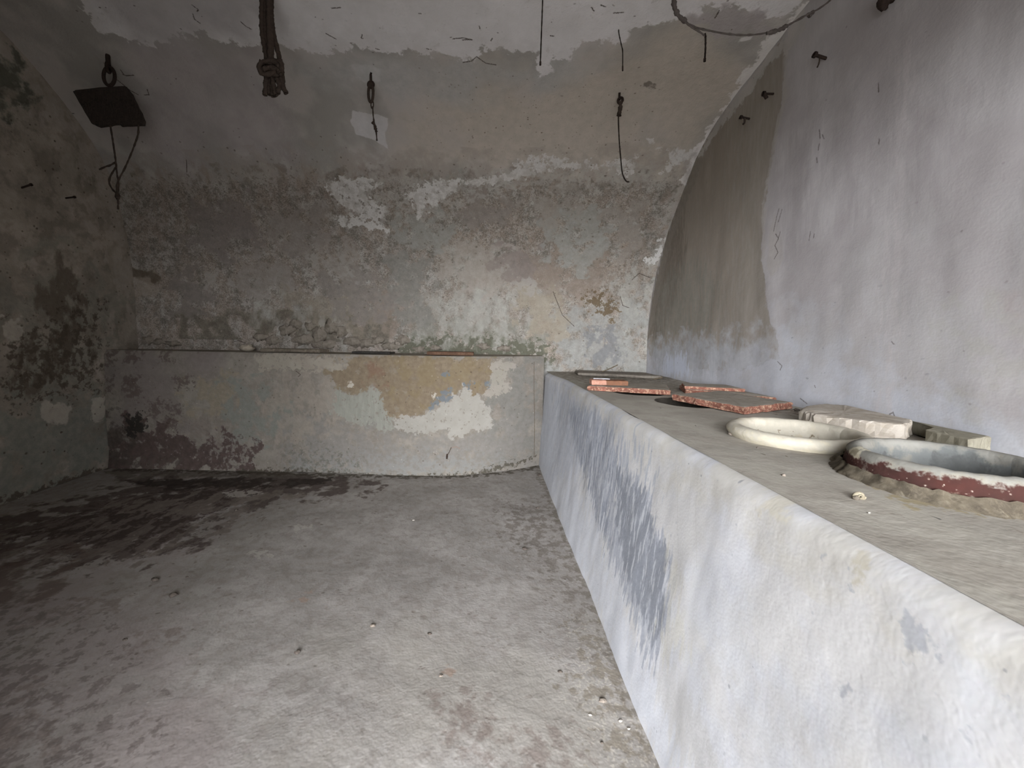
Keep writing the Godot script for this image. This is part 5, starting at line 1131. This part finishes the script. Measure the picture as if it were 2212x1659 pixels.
func hanging():
	var iron := small([46, 38, 34], [56, 45, 39], [38, 32, 29], 8.0, 0.3)
	iron.roughness = 0.85
	var hemp := small([60, 51, 45], [70, 60, 52], [48, 41, 37], 12.0, 0.3)
	var wire := small([42, 36, 32], [50, 42, 37], [34, 29, 27], 12.0, 0.2)
	# --- wooden board on a ring, with strings under it
	var zb := -3.45
	var bd := thing("hanging_board", "dark weathered wooden board hung askew from an iron ring under the vault", "board", Vector3(-3.095, 3.043, -3.450))
	var base := bd.position
	var outl := []
	for p in [Vector3(-3.377, 3.316, -3.450), Vector3(-3.233, 3.067, -3.450), Vector3(-3.173, 3.042, -3.450), Vector3(-3.015, 3.067, -3.450), Vector3(-2.997, 3.053, -3.450), Vector3(-2.817, 3.063, -3.450), Vector3(-2.805, 3.093, -3.450), Vector3(-2.906, 3.306, -3.450), Vector3(-2.957, 3.367, -3.450), Vector3(-3.114, 3.357, -3.450), Vector3(-3.354, 3.327, -3.450)]: outl.append(Vector2(p.x - base.x, -(p.y - base.y)))
	var wood := small([50, 44, 40], [60, 52, 46], [38, 34, 31], 5.0, 0.3, 4)
	put(slab(outl, -0.012, 0.012, 0.006, 7.0, 6), "plank", wood, bd).rotation.x = PI / 2
	put(loop_mesh(base, Vector3(-3.090, 3.445, -3.450), 0.045, 0.072, 0.013, 0.0), "ring", iron, bd)
	put(loop_mesh(base, Vector3(-3.096, 3.514, -3.450), 0.03, 0.035, 0.012, 1.2), "shackle", iron, bd)
	put(shifted(base, [Vector3(-3.097, 3.613, -3.451), Vector3(-3.098, 3.589, -3.450), Vector3(-3.095, 3.528, -3.450)], 0.016, 14), "hook", iron, bd)
	for c in [[Vector3(-3.090, 3.069, -3.450), Vector3(-3.064, 2.879, -3.450), Vector3(-3.051, 2.768, -3.450), Vector3(-3.042, 2.665, -3.450), Vector3(-3.032, 2.591, -3.450), Vector3(-3.046, 2.490, -3.450)], [Vector3(-2.853, 3.068, -3.440), Vector3(-2.858, 2.988, -3.440), Vector3(-2.886, 2.907, -3.440), Vector3(-2.921, 2.822, -3.440), Vector3(-2.968, 2.721, -3.440), Vector3(-3.015, 2.636, -3.440), Vector3(-3.039, 2.572, -3.440), Vector3(-3.033, 2.487, -3.440)], [Vector3(-3.048, 2.731, -3.450), Vector3(-3.095, 2.657, -3.450), Vector3(-3.108, 2.604, -3.450), Vector3(-3.086, 2.553, -3.450), Vector3(-3.042, 2.509, -3.450)], [Vector3(-3.042, 2.517, -3.450), Vector3(-3.039, 2.453, -3.450), Vector3(-3.040, 2.390, -3.450)], [Vector3(-3.051, 2.768, -3.450), Vector3(-3.097, 2.742, -3.450), Vector3(-3.135, 2.730, -3.450), Vector3(-3.185, 2.707, -3.450)]]:
		put(shifted(base, c, 0.0062, 30, 2, 0.35), "string", hemp, bd)
	var kn := put(lump(Vector3(0.035, 0.05, 0.03), 3.0, 0.5), "knot", hemp, bd)
	kn.position = Vector3(-3.042, 2.494, -3.450) - base
	# --- bundle of ropes
	var rp := thing("rope_bundle", "thick bundle of old brown ropes tied in a heavy knot hanging from the vault", "rope", Vector3(-1.396, 2.919, -2.750))
	base = rp.position
	for c in [[Vector3(-1.478, 3.657, -2.750), Vector3(-1.479, 3.492, -2.750), Vector3(-1.482, 3.378, -2.750), Vector3(-1.477, 3.307, -2.750), Vector3(-1.463, 3.221, -2.750), Vector3(-1.445, 3.120, -2.750)], [Vector3(-1.457, 3.666, -2.760), Vector3(-1.461, 3.500, -2.760), Vector3(-1.464, 3.386, -2.760), Vector3(-1.459, 3.271, -2.760), Vector3(-1.448, 3.127, -2.760)], [Vector3(-1.423, 3.650, -2.740), Vector3(-1.424, 3.471, -2.740), Vector3(-1.418, 3.343, -2.740), Vector3(-1.413, 3.229, -2.740), Vector3(-1.419, 3.114, -2.740)], [Vector3(-1.426, 3.675, -2.770), Vector3(-1.430, 3.451, -2.770), Vector3(-1.419, 3.336, -2.770), Vector3(-1.398, 3.250, -2.770), Vector3(-1.378, 3.169, -2.770), Vector3(-1.363, 3.076, -2.770), Vector3(-1.357, 3.003, -2.770)], [Vector3(-1.429, 3.641, -2.730), Vector3(-1.427, 3.464, -2.730), Vector3(-1.425, 3.336, -2.730), Vector3(-1.420, 3.194, -2.730), Vector3(-1.423, 3.108, -2.730)],
			[Vector3(-1.445, 3.091, -2.750), Vector3(-1.455, 3.033, -2.750), Vector3(-1.458, 2.975, -2.750), Vector3(-1.464, 2.929, -2.750)], [Vector3(-1.445, 3.092, -2.760), Vector3(-1.436, 3.025, -2.760), Vector3(-1.421, 2.976, -2.760), Vector3(-1.416, 2.927, -2.760)], [Vector3(-1.411, 3.086, -2.740), Vector3(-1.381, 3.034, -2.740), Vector3(-1.366, 2.986, -2.740), Vector3(-1.376, 2.936, -2.740)], [Vector3(-1.392, 3.098, -2.750), Vector3(-1.362, 3.035, -2.750), Vector3(-1.345, 2.983, -2.750), Vector3(-1.327, 2.943, -2.750)], [Vector3(-1.419, 3.086, -2.740), Vector3(-1.405, 2.999, -2.740), Vector3(-1.393, 2.942, -2.740), Vector3(-1.382, 2.925, -2.740)], [Vector3(-1.457, 3.083, -2.760), Vector3(-1.445, 3.011, -2.760), Vector3(-1.439, 2.938, -2.760)]]:
		put(shifted(base, c, 0.0145, 60, 3, 0.25), "rope", hemp, rp)
	for c in [[Vector3(-1.459, 3.117, -2.710), Vector3(-1.477, 3.077, -2.710), Vector3(-1.460, 3.043, -2.710), Vector3(-1.413, 3.038, -2.710), Vector3(-1.372, 3.062, -2.710), Vector3(-1.360, 3.096, -2.710), Vector3(-1.395, 3.118, -2.710), Vector3(-1.442, 3.115, -2.710)], [Vector3(-1.474, 3.101, -2.720), Vector3(-1.447, 3.118, -2.720), Vector3(-1.400, 3.113, -2.720), Vector3(-1.353, 3.120, -2.720), Vector3(-1.338, 3.086, -2.720), Vector3(-1.365, 3.045, -2.720), Vector3(-1.424, 3.050, -2.720), Vector3(-1.465, 3.067, -2.720)], [Vector3(-1.502, 3.156, -2.790), Vector3(-1.515, 3.115, -2.790), Vector3(-1.473, 3.087, -2.790), Vector3(-1.412, 3.093, -2.790), Vector3(-1.382, 3.135, -2.790), Vector3(-1.412, 3.170, -2.790), Vector3(-1.472, 3.174, -2.790)], [Vector3(-1.442, 3.060, -2.700), Vector3(-1.402, 3.072, -2.700), Vector3(-1.361, 3.062, -2.700), Vector3(-1.337, 3.034, -2.700)]]:
		put(shifted(base, c, 0.0155, 60, 3, 0.2), "knot", hemp, rp)
	put(shifted(base, [Vector3(-1.443, 3.666, -2.744), Vector3(-1.446, 3.652, -2.750)], 0.03, 4), "hook", iron, rp)
	# --- hook with a looped rope
	var h2 := thing("rope_loop", "short looped brown rope on a small hook with a thin frayed tail", "rope", Vector3(-0.920, 2.953, -3.400))
	base = h2.position
	put(shifted(base, [Vector3(-0.958, 3.474, -3.381), Vector3(-0.968, 3.463, -3.400), Vector3(-0.967, 3.398, -3.400)], 0.010, 14), "hook", iron, h2)
	put(loop_mesh(base, Vector3(-0.967, 3.388, -3.400), 0.022, 0.024, 0.009, 0.0), "eye", iron, h2)
	put(loop_mesh(base, Vector3(-0.967, 3.323, -3.400), 0.019, 0.07, 0.011, 0.0), "loop", hemp, h2)
	put(loop_mesh(base, Vector3(-0.955, 3.234, -3.400), 0.010, 0.03, 0.0045, 0.0), "link", hemp, h2)
	put(shifted(base, [Vector3(-0.951, 3.219, -3.400), Vector3(-0.947, 3.155, -3.400), Vector3(-0.940, 3.104, -3.400), Vector3(-0.928, 3.058, -3.400), Vector3(-0.920, 3.004, -3.400), Vector3(-0.916, 2.953, -3.400)], 0.0055, 30, 2, 0.4), "tail", hemp, h2)
	put(shifted(base, [Vector3(-0.954, 3.097, -3.400), Vector3(-0.936, 3.076, -3.400), Vector3(-0.928, 3.047, -3.400), Vector3(-0.921, 3.025, -3.400)], 0.011, 12, 2, 0.5), "frayed_knot", hemp, h2)
	# --- hook with a long bent wire
	var h3 := thing("wire_hook", "long thin wire with a bent end hanging from a wrapped hook near the corner", "wire", Vector3(1.081, 2.651, -3.370))
	base = h3.position
	put(shifted(base, [Vector3(0.996, 3.332, -3.352), Vector3(1.001, 3.320, -3.370), Vector3(1.002, 3.288, -3.370)], 0.009, 12), "hook", iron, h3)
	put(loop_mesh(base, Vector3(1.009, 3.285, -3.370), 0.018, 0.02, 0.010, 0.6), "eye", iron, h3)
	put(shifted(base, [Vector3(1.010, 3.274, -3.370), Vector3(1.011, 3.231, -3.370), Vector3(1.005, 3.195, -3.370), Vector3(1.002, 3.167, -3.370)], 0.015, 16, 2, 0.4), "wrapping", hemp, h3)
	put(shifted(base, [Vector3(0.998, 3.185, -3.370), Vector3(1.001, 3.095, -3.370), Vector3(1.013, 2.952, -3.370), Vector3(1.028, 2.827, -3.370), Vector3(1.042, 2.729, -3.370), Vector3(1.066, 2.672, -3.370), Vector3(1.088, 2.654, -3.370), Vector3(1.100, 2.655, -3.370)], 0.0052, 40, 0, 0.3), "wire", wire, h3)
	# --- bare wires
	for c in [[[Vector3(0.302, 3.552, -2.700), Vector3(0.303, 3.519, -2.700), Vector3(0.301, 3.345, -2.700), Vector3(0.299, 3.204, -2.700), Vector3(0.298, 3.117, -2.700)], 0.0042, "straight thin wire hanging over a tongue of pale plaster", Vector3(0.299, 3.527, -2.683)], [[Vector3(0.832, 3.484, -2.860), Vector3(0.833, 3.434, -2.860), Vector3(0.854, 3.351, -2.860), Vector3(0.862, 3.315, -2.860), Vector3(0.866, 3.192, -2.860)], 0.0034, "faint kinked wire hanging above the wrapped hook", Vector3(0.823, 3.457, -2.833)], [[Vector3(1.387, 3.428, -2.830), Vector3(1.394, 3.405, -2.830), Vector3(1.397, 3.325, -2.830), Vector3(1.395, 3.242, -2.830)], 0.0055, "short dark wire hanging below the drooping cord", Vector3(1.383, 3.412, -2.815)]]:
		var w := thing("hanging_wire", c[2], "wire", c[0][-1])
		var pp: Array = [c[3]]
		pp.append_array(c[0].slice(1))
		put(shifted(w.position, pp, c[1], 30, 0, 0.35), "strand", wire, w)
		put(shifted(w.position, [c[0][-2].lerp(c[0][-1], 0.75), c[0][-1]], c[1] * 1.5, 6), "tip", iron, w)
	# --- drooping cord between vault and end wall
	var webby := small([86, 79, 74], [96, 89, 84], [70, 64, 60], 12.0, 0.2)
	var cd := thing("drooping_cord", "cobwebbed cord drooping in a wide curve from the vault to the end wall", "cord", Vector3(1.346, 3.038, -2.300))
	base = cd.position
	put(shifted(base, [Vector3(1.008, 3.496, -2.465), Vector3(0.997, 3.291, -2.400), Vector3(1.012, 3.237, -2.400), Vector3(1.052, 3.188, -2.400), Vector3(1.118, 3.149, -2.400), Vector3(1.197, 3.131, -2.400), Vector3(1.273, 3.079, -2.350), Vector3(1.375, 3.074, -2.350), Vector3(1.475, 3.085, -2.350), Vector3(1.575, 3.116, -2.350), Vector3(1.647, 3.129, -2.280), Vector3(1.719, 3.168, -2.280), Vector3(1.770, 3.207, -2.280), Vector3(1.870, 3.314, -2.384)], 0.0046, 90, 2, 0.5), "cord", webby, cd)
	put(shifted(base, [Vector3(0.990, 3.358, -2.390), Vector3(0.996, 3.264, -2.390), Vector3(1.011, 3.219, -2.390), Vector3(1.035, 3.190, -2.390), Vector3(1.067, 3.168, -2.390)], 0.012, 30, 2, 0.5), "thick_end", webby, cd)
	put(shifted(base, [Vector3(1.052, 3.163, -2.380), Vector3(1.099, 3.129, -2.380), Vector3(1.136, 3.110, -2.380), Vector3(1.167, 3.089, -2.380)], 0.0045, 20, 2, 0.5), "stray_end", webby, cd)
	put(shifted(base, [Vector3(1.482, 3.078, -2.340), Vector3(1.524, 3.089, -2.340), Vector3(1.568, 3.104, -2.340), Vector3(1.593, 3.122, -2.340)], 0.010, 16, 2, 0.7), "cobweb_clump", webby, cd)
	put(shifted(base, [Vector3(1.669, 3.137, -2.290), Vector3(1.686, 3.149, -2.290), Vector3(1.693, 3.156, -2.290)], 0.012, 10, 2, 0.7), "cobweb_clump", webby, cd)
	# --- nails in the end walls
	for c in [[Vector3(1.865, 2.990, -2.400), Vector3(-0.075, 0.022, 0.0), 0.0085, 1, "bent rusty nail highest on the pale end wall with a short string"], [Vector3(1.865, 3.045, -2.834), Vector3(-0.075, 0.0, 0.0), 0.007, 2, "rusty nail with a wide flat head in the bare brown strip"], [Vector3(1.865, 3.009, -3.080), Vector3(-0.075, 0.012, 0.0), 0.0075, 3, "lowest rusty nail in the bare brown strip with a dangling thread"]]:
		var n := thing("wall_nail", c[4], "nail", c[0], "rusty nails in the pale end wall")
		var d: Vector3 = c[1]
		put(shifted(Vector3.ZERO, [Vector3.ZERO, d * 0.5, d * 0.9], c[2], 8), "shank", iron, n)
		put(shifted(Vector3.ZERO, [d * 0.82, d], c[2] * (2.4 if c[3] == 2 else 1.9), 5), "head", iron, n)
		if c[3] == 2:
			put(shifted(Vector3.ZERO, [d * 0.9, d * 0.62 + Vector3(0, -0.03, 0)], 0.011, 8), "flap", iron, n)
		else:
			put(shifted(Vector3.ZERO, [d * 0.55, d * 0.5 + Vector3(-0.004, -0.03, 0), d * 0.55 + Vector3(-0.01, -0.06 if c[3] == 1 else -0.045, 0)], 0.0035 if c[3] == 1 else 0.007, 8), "string", hemp, n)
	for c in [[Vector3(-3.845, 2.551, -3.464), Vector3(0.09, 0.03, 0.0), "thin nail in the dark end wall, farther from the corner"], [Vector3(-3.845, 2.589, -3.828), Vector3(0.085, 0.012, 0.0), "thin nail in the dark end wall, close to the corner"]]:
		var n := thing("wall_nail", c[2], "nail", c[0], "nails in the dark end wall")
		put(shifted(Vector3.ZERO, [Vector3.ZERO, c[1] * 0.9], 0.0075, 6), "shank", iron, n)
		put(shifted(Vector3.ZERO, [c[1] * 0.88, c[1]], 0.012, 4), "head", iron, n)
	var pg := thing("iron_peg", "stout black iron peg driven into the pale end wall near the vault", "peg", Vector3(1.860, 3.000, -2.013))
	put(shifted(Vector3.ZERO, [Vector3(0.01, 0.012, 0), Vector3(-0.03, 0.01, 0), Vector3(-0.045, 0.0, 0.0)], 0.02, 10), "shank", iron, pg)
	put(lump(Vector3(0.05, 0.075, 0.05), 12.0, 0.4), "head", iron, pg).position = Vector3(-0.045, -0.004, 0)

func shifted(base: Vector3, pts: Array, r: float, n := 24, strands := 0, rough := 0.0) -> ArrayMesh:
	var q := []
	for p in pts: q.append(p - base)
	return cord(q, r, n, strands, 9 if strands > 0 else 8, rough)

func loop_mesh(base: Vector3, mid: Vector3, rx: float, ry: float, r: float, turn: float) -> ArrayMesh:
	var st := new_st()
	var pts := []
	for i in 33:
		var a := TAU * i / 32.0
		var c := cos(a) * rx
		pts.append(mid - base + Vector3(c * cos(turn), sin(a) * ry, c * sin(turn)))
	tube_into(st, pts, r, 10)
	return done(st)

func loose_bits():
	# rubble stones showing at the foot of the back wall
	var grey := small([130, 122, 110], [142, 134, 122], [106, 98, 86], 3.0, 0.5)
	var i := 0
	for a in [[Vector3(-2.238, 1.431, -4.643), 40, 26], [Vector3(-2.060, 1.330, -4.655), 46, 24], [Vector3(-1.887, 1.402, -4.662), 34, 30], [Vector3(-1.754, 1.473, -4.667), 26, 30], [Vector3(-1.656, 1.441, -4.673), 28, 24], [Vector3(-1.518, 1.324, -4.683), 40, 22], [Vector3(-1.835, 1.281, -4.668), 44, 18], [Vector3(-2.388, 1.323, -4.638), 36, 18], [Vector3(-1.373, 1.304, -4.691), 34, 18], [Vector3(-1.247, 1.343, -4.697), 30, 20], [Vector3(-2.135, 1.507, -4.646), 28, 20], [Vector3(-1.985, 1.486, -4.655), 24, 18], [Vector3(-1.091, 1.279, -4.706), 34, 16], [Vector3(-0.964, 1.350, -4.711), 28, 20], [Vector3(-2.538, 1.356, -4.629), 34, 16], [Vector3(-3.726, 1.299, -4.570), 30, 18], [Vector3(-3.605, 1.286, -4.576), 26, 14], [Vector3(-3.461, 1.269, -4.584), 34, 12], [Vector3(-0.780, 1.246, -4.723), 30, 14], [Vector3(-0.595, 1.266, -4.732), 28, 14], [Vector3(-0.047, 1.296, -4.760), 30, 16], [Vector3(0.195, 1.279, -4.772), 26, 14]]:
		i += 1
		var k := 0.0052
		var o := put(lump(Vector3(a[1] * k, a[2] * k, 0.07), i * 17.0, 0.75, 14), "stone", grey, wall_back)
		o.position = a[0] + Vector3(0, 0, -0.005)
	# things lying on the back bench
	var pale := small([176, 166, 150], [164, 154, 138], [148, 138, 122], 6.0, 0.3)
	var s := put(lump(Vector3(0.15, 0.07, 0.09), 5.0, 0.4, 16), "rubble_stone", pale)
	s.position = Vector3(-2.551, 1.293, -4.400)
	s.position.y = HK + 0.036
	tag(s, "oblong pale stone lying on the back bench against the wall", "stone")
	var clay := tile_mat()
	s = put(slab([Vector2(-0.33, 0.05), Vector2(0.3, 0.06), Vector2(0.33, -0.1), Vector2(-0.3, -0.1)], 0.0, 0.035, 0.012, 15.0, 12), "curved_tile", small([132, 122, 108], [120, 111, 98], [96, 88, 76], 3.0, 0.3))
	s.position = Vector3(-2.038, 1.259, -4.380)
	s.position.y = HK + 0.003
	tag(s, "dusty rounded tile lying flat on the back bench", "tile")
	s = put(slab([Vector2(-0.24, 0.05), Vector2(0.24, 0.06), Vector2(0.24, -0.12), Vector2(-0.24, -0.12)], 0.0, 0.034, 0.006, 25.0, 12), "clay_brick", small([104, 78, 62], [92, 70, 56], [120, 96, 78], 4.0, 0.3))
	s.position = Vector3(-0.389, 1.212, -4.360)
	s.position.y = HK + 0.003
	tag(s, "flat dark brown brick lying on the back bench below the mossy wall", "brick")
	s = put(slab([Vector2(-0.2, 0.03), Vector2(0.2, 0.04), Vector2(0.22, -0.1), Vector2(-0.18, -0.1)], 0.0, 0.02, 0.006, 35.0, 10), "gap_shade", small([58, 56, 52], [68, 64, 58], [46, 44, 42], 4.0, 0.3))  # dark sheet in place of a shaded gap
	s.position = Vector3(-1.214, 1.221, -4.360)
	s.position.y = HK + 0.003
	tag(s, "thin dark sheet put in for the shade of a gap on the back bench", "shade_sheet")
	# pebbles and crumbs on the floor
	var dark := small([86, 78, 70], [98, 90, 82], [70, 62, 56], 8.0, 0.3)
	var mid := small([128, 118, 106], [140, 130, 118], [108, 98, 88], 8.0, 0.3)
	var white := small([184, 178, 167], [174, 168, 157], [160, 154, 142], 8.0, 0.3)
	i = 0
	for a in [[Vector3(-1.644, 0.000, -2.151), 0.045, 0, "hollow dark grey pebble on the open floor, largest of the loose ones"], [Vector3(-1.846, 0.000, -2.284), 0.040, 0, "dark flat crumb of earth next to the hollow pebble"], [Vector3(-1.693, -0.000, -2.320), 0.016, 0, "tiny dark grit lying on the open floor"], [Vector3(-1.891, 0.000, -3.022), 0.026, 0, "small dark pebble in the stained part of the floor"], [Vector3(-1.959, 0.000, -3.225), 0.030, 0, "dark pebble at the rim of the floor stain"], [Vector3(-0.812, 0.000, -1.769), 0.030, 0, "narrow black splinter on the open floor"], [Vector3(-0.541, 0.000, -3.109), 0.018, 2, "tiny bright white chip on the open floor"], [Vector3(0.470, 0.000, -1.554), 0.030, 1, "rounded tan pebble at the foot of the long bench"], [Vector3(0.268, 0.000, -2.703), 0.035, 0, "dark crumb on the floor near the long bench"], [Vector3(-0.529, 0.000, -1.947), 0.026, 1, "flat brown pebble in the middle of the floor"], [Vector3(-0.248, 0.000, -1.898), 0.022, 0, "small dark grit in the middle of the floor"], [Vector3(0.434, 0.000, -3.376), 0.030, 0, "dark crumb in the angle between floor and long bench"], [Vector3(0.549, 0.000, -4.186), 0.045, 0, "black clod where the two benches meet"], [Vector3(-2.220, 0.000, -4.161), 0.050, 0, "dark clod of dirt at the foot of the back bench"], [Vector3(0.329, 0.000, -1.691), 0.020, 0, "tiny dark grit lying on the open floor"], [Vector3(-1.618, 0.000, -1.827), 0.020, 0, "tiny dark grit lying on the open floor"], [Vector3(-0.169, 0.000, -1.659), 0.018, 1, "flat brown chip on the open floor"], [Vector3(0.420, 0.000, -3.086), 0.020, 0, "tiny dark grit lying on the open floor"], [Vector3(0.469, 0.000, -1.629), 0.012, 2, "tiny pale grit at the foot of the long bench"], [Vector3(0.521, 0.000, -1.630), 0.012, 2, "tiny pale grit at the foot of the long bench"], [Vector3(0.407, 0.000, -1.493), 0.014, 2, "tiny pale grit at the foot of the long bench"], [Vector3(0.512, 0.000, -1.471), 0.014, 2, "tiny pale grit at the foot of the long bench"], [Vector3(0.533, 0.000, -1.441), 0.012, 2, "tiny pale grit at the foot of the long bench"], [Vector3(0.421, 0.000, -1.387), 0.012, 0, "dark speck of grit at the foot of the long bench"]]:
		i += 1
		var o := put(lump(Vector3(a[1], a[1] * 0.45, a[1] * 0.7), i * 23.0, 0.5, 12), "pebble", [dark, mid, white][a[2]])
		o.position = a[0] + Vector3(0, a[1] * 0.14, 0)
		tag(o, a[3], "pebble", "loose bits on the floor")
	# crumbs on the long bench
	for a in [[Vector3(0.852, 1.020, -1.175), 0.012, 1, "little heap of grit on the bench in front of the cream jar rim"], [Vector3(0.976, 1.020, -1.482), 0.009, 0, "dark speck of grit on the bench beside the cream jar rim"], [Vector3(0.865, 1.020, -0.922), 0.006, 2, "white fleck on the bench in front of the snail shell"], [Vector3(1.005, 1.020, -1.683), 0.030, 1, "crumb of mortar against the cream jar rim"], [Vector3(0.943, 1.020, -3.037), 0.020, 2, "pale crumb under the long clay tile"], [Vector3(1.019, 1.020, -4.634), 0.020, 2, "pale crumb in the far corner of the long bench"], [Vector3(1.730, 1.020, -2.313), 0.030, 0, "brown crumb between square tile and pale stone"], [Vector3(1.725, 1.020, -2.256), 0.025, 1, "grey crumb between square tile and pale stone"]]:
		i += 1
		var o := put(lump(Vector3(a[1], a[1] * 0.6, a[1] * 0.8), i * 23.0, 0.5, 10), "crumb", [dark, mid, white][a[2]])
		o.position = a[0] + Vector3(0, a[1] * 0.2, 0)
		tag(o, a[3], "crumb", "loose bits on the bench")
	# dry stalks in the far corner of the bench
	var straw := small([92, 82, 66], [106, 94, 76], [74, 66, 54], 8.0, 0.2)
	for c in [[[Vector3(1.198, 1.062, -4.350), Vector3(1.284, 1.098, -4.350), Vector3(1.365, 1.138, -4.350)], "dry bent stalk leaning on the back wall above the stone lid"], [[Vector3(1.569, 1.008, -4.050), Vector3(1.650, 1.028, -4.050), Vector3(1.704, 1.038, -4.050), Vector3(1.694, 1.055, -4.050)], "curled dry stalk in the corner of the long bench"]]:
		var o := thing("dry_stalk", c[1], "stalk", c[0][0])
		put(shifted(o.position, c[0], 0.005, 16, 0, 0.4), "stem", straw, o)
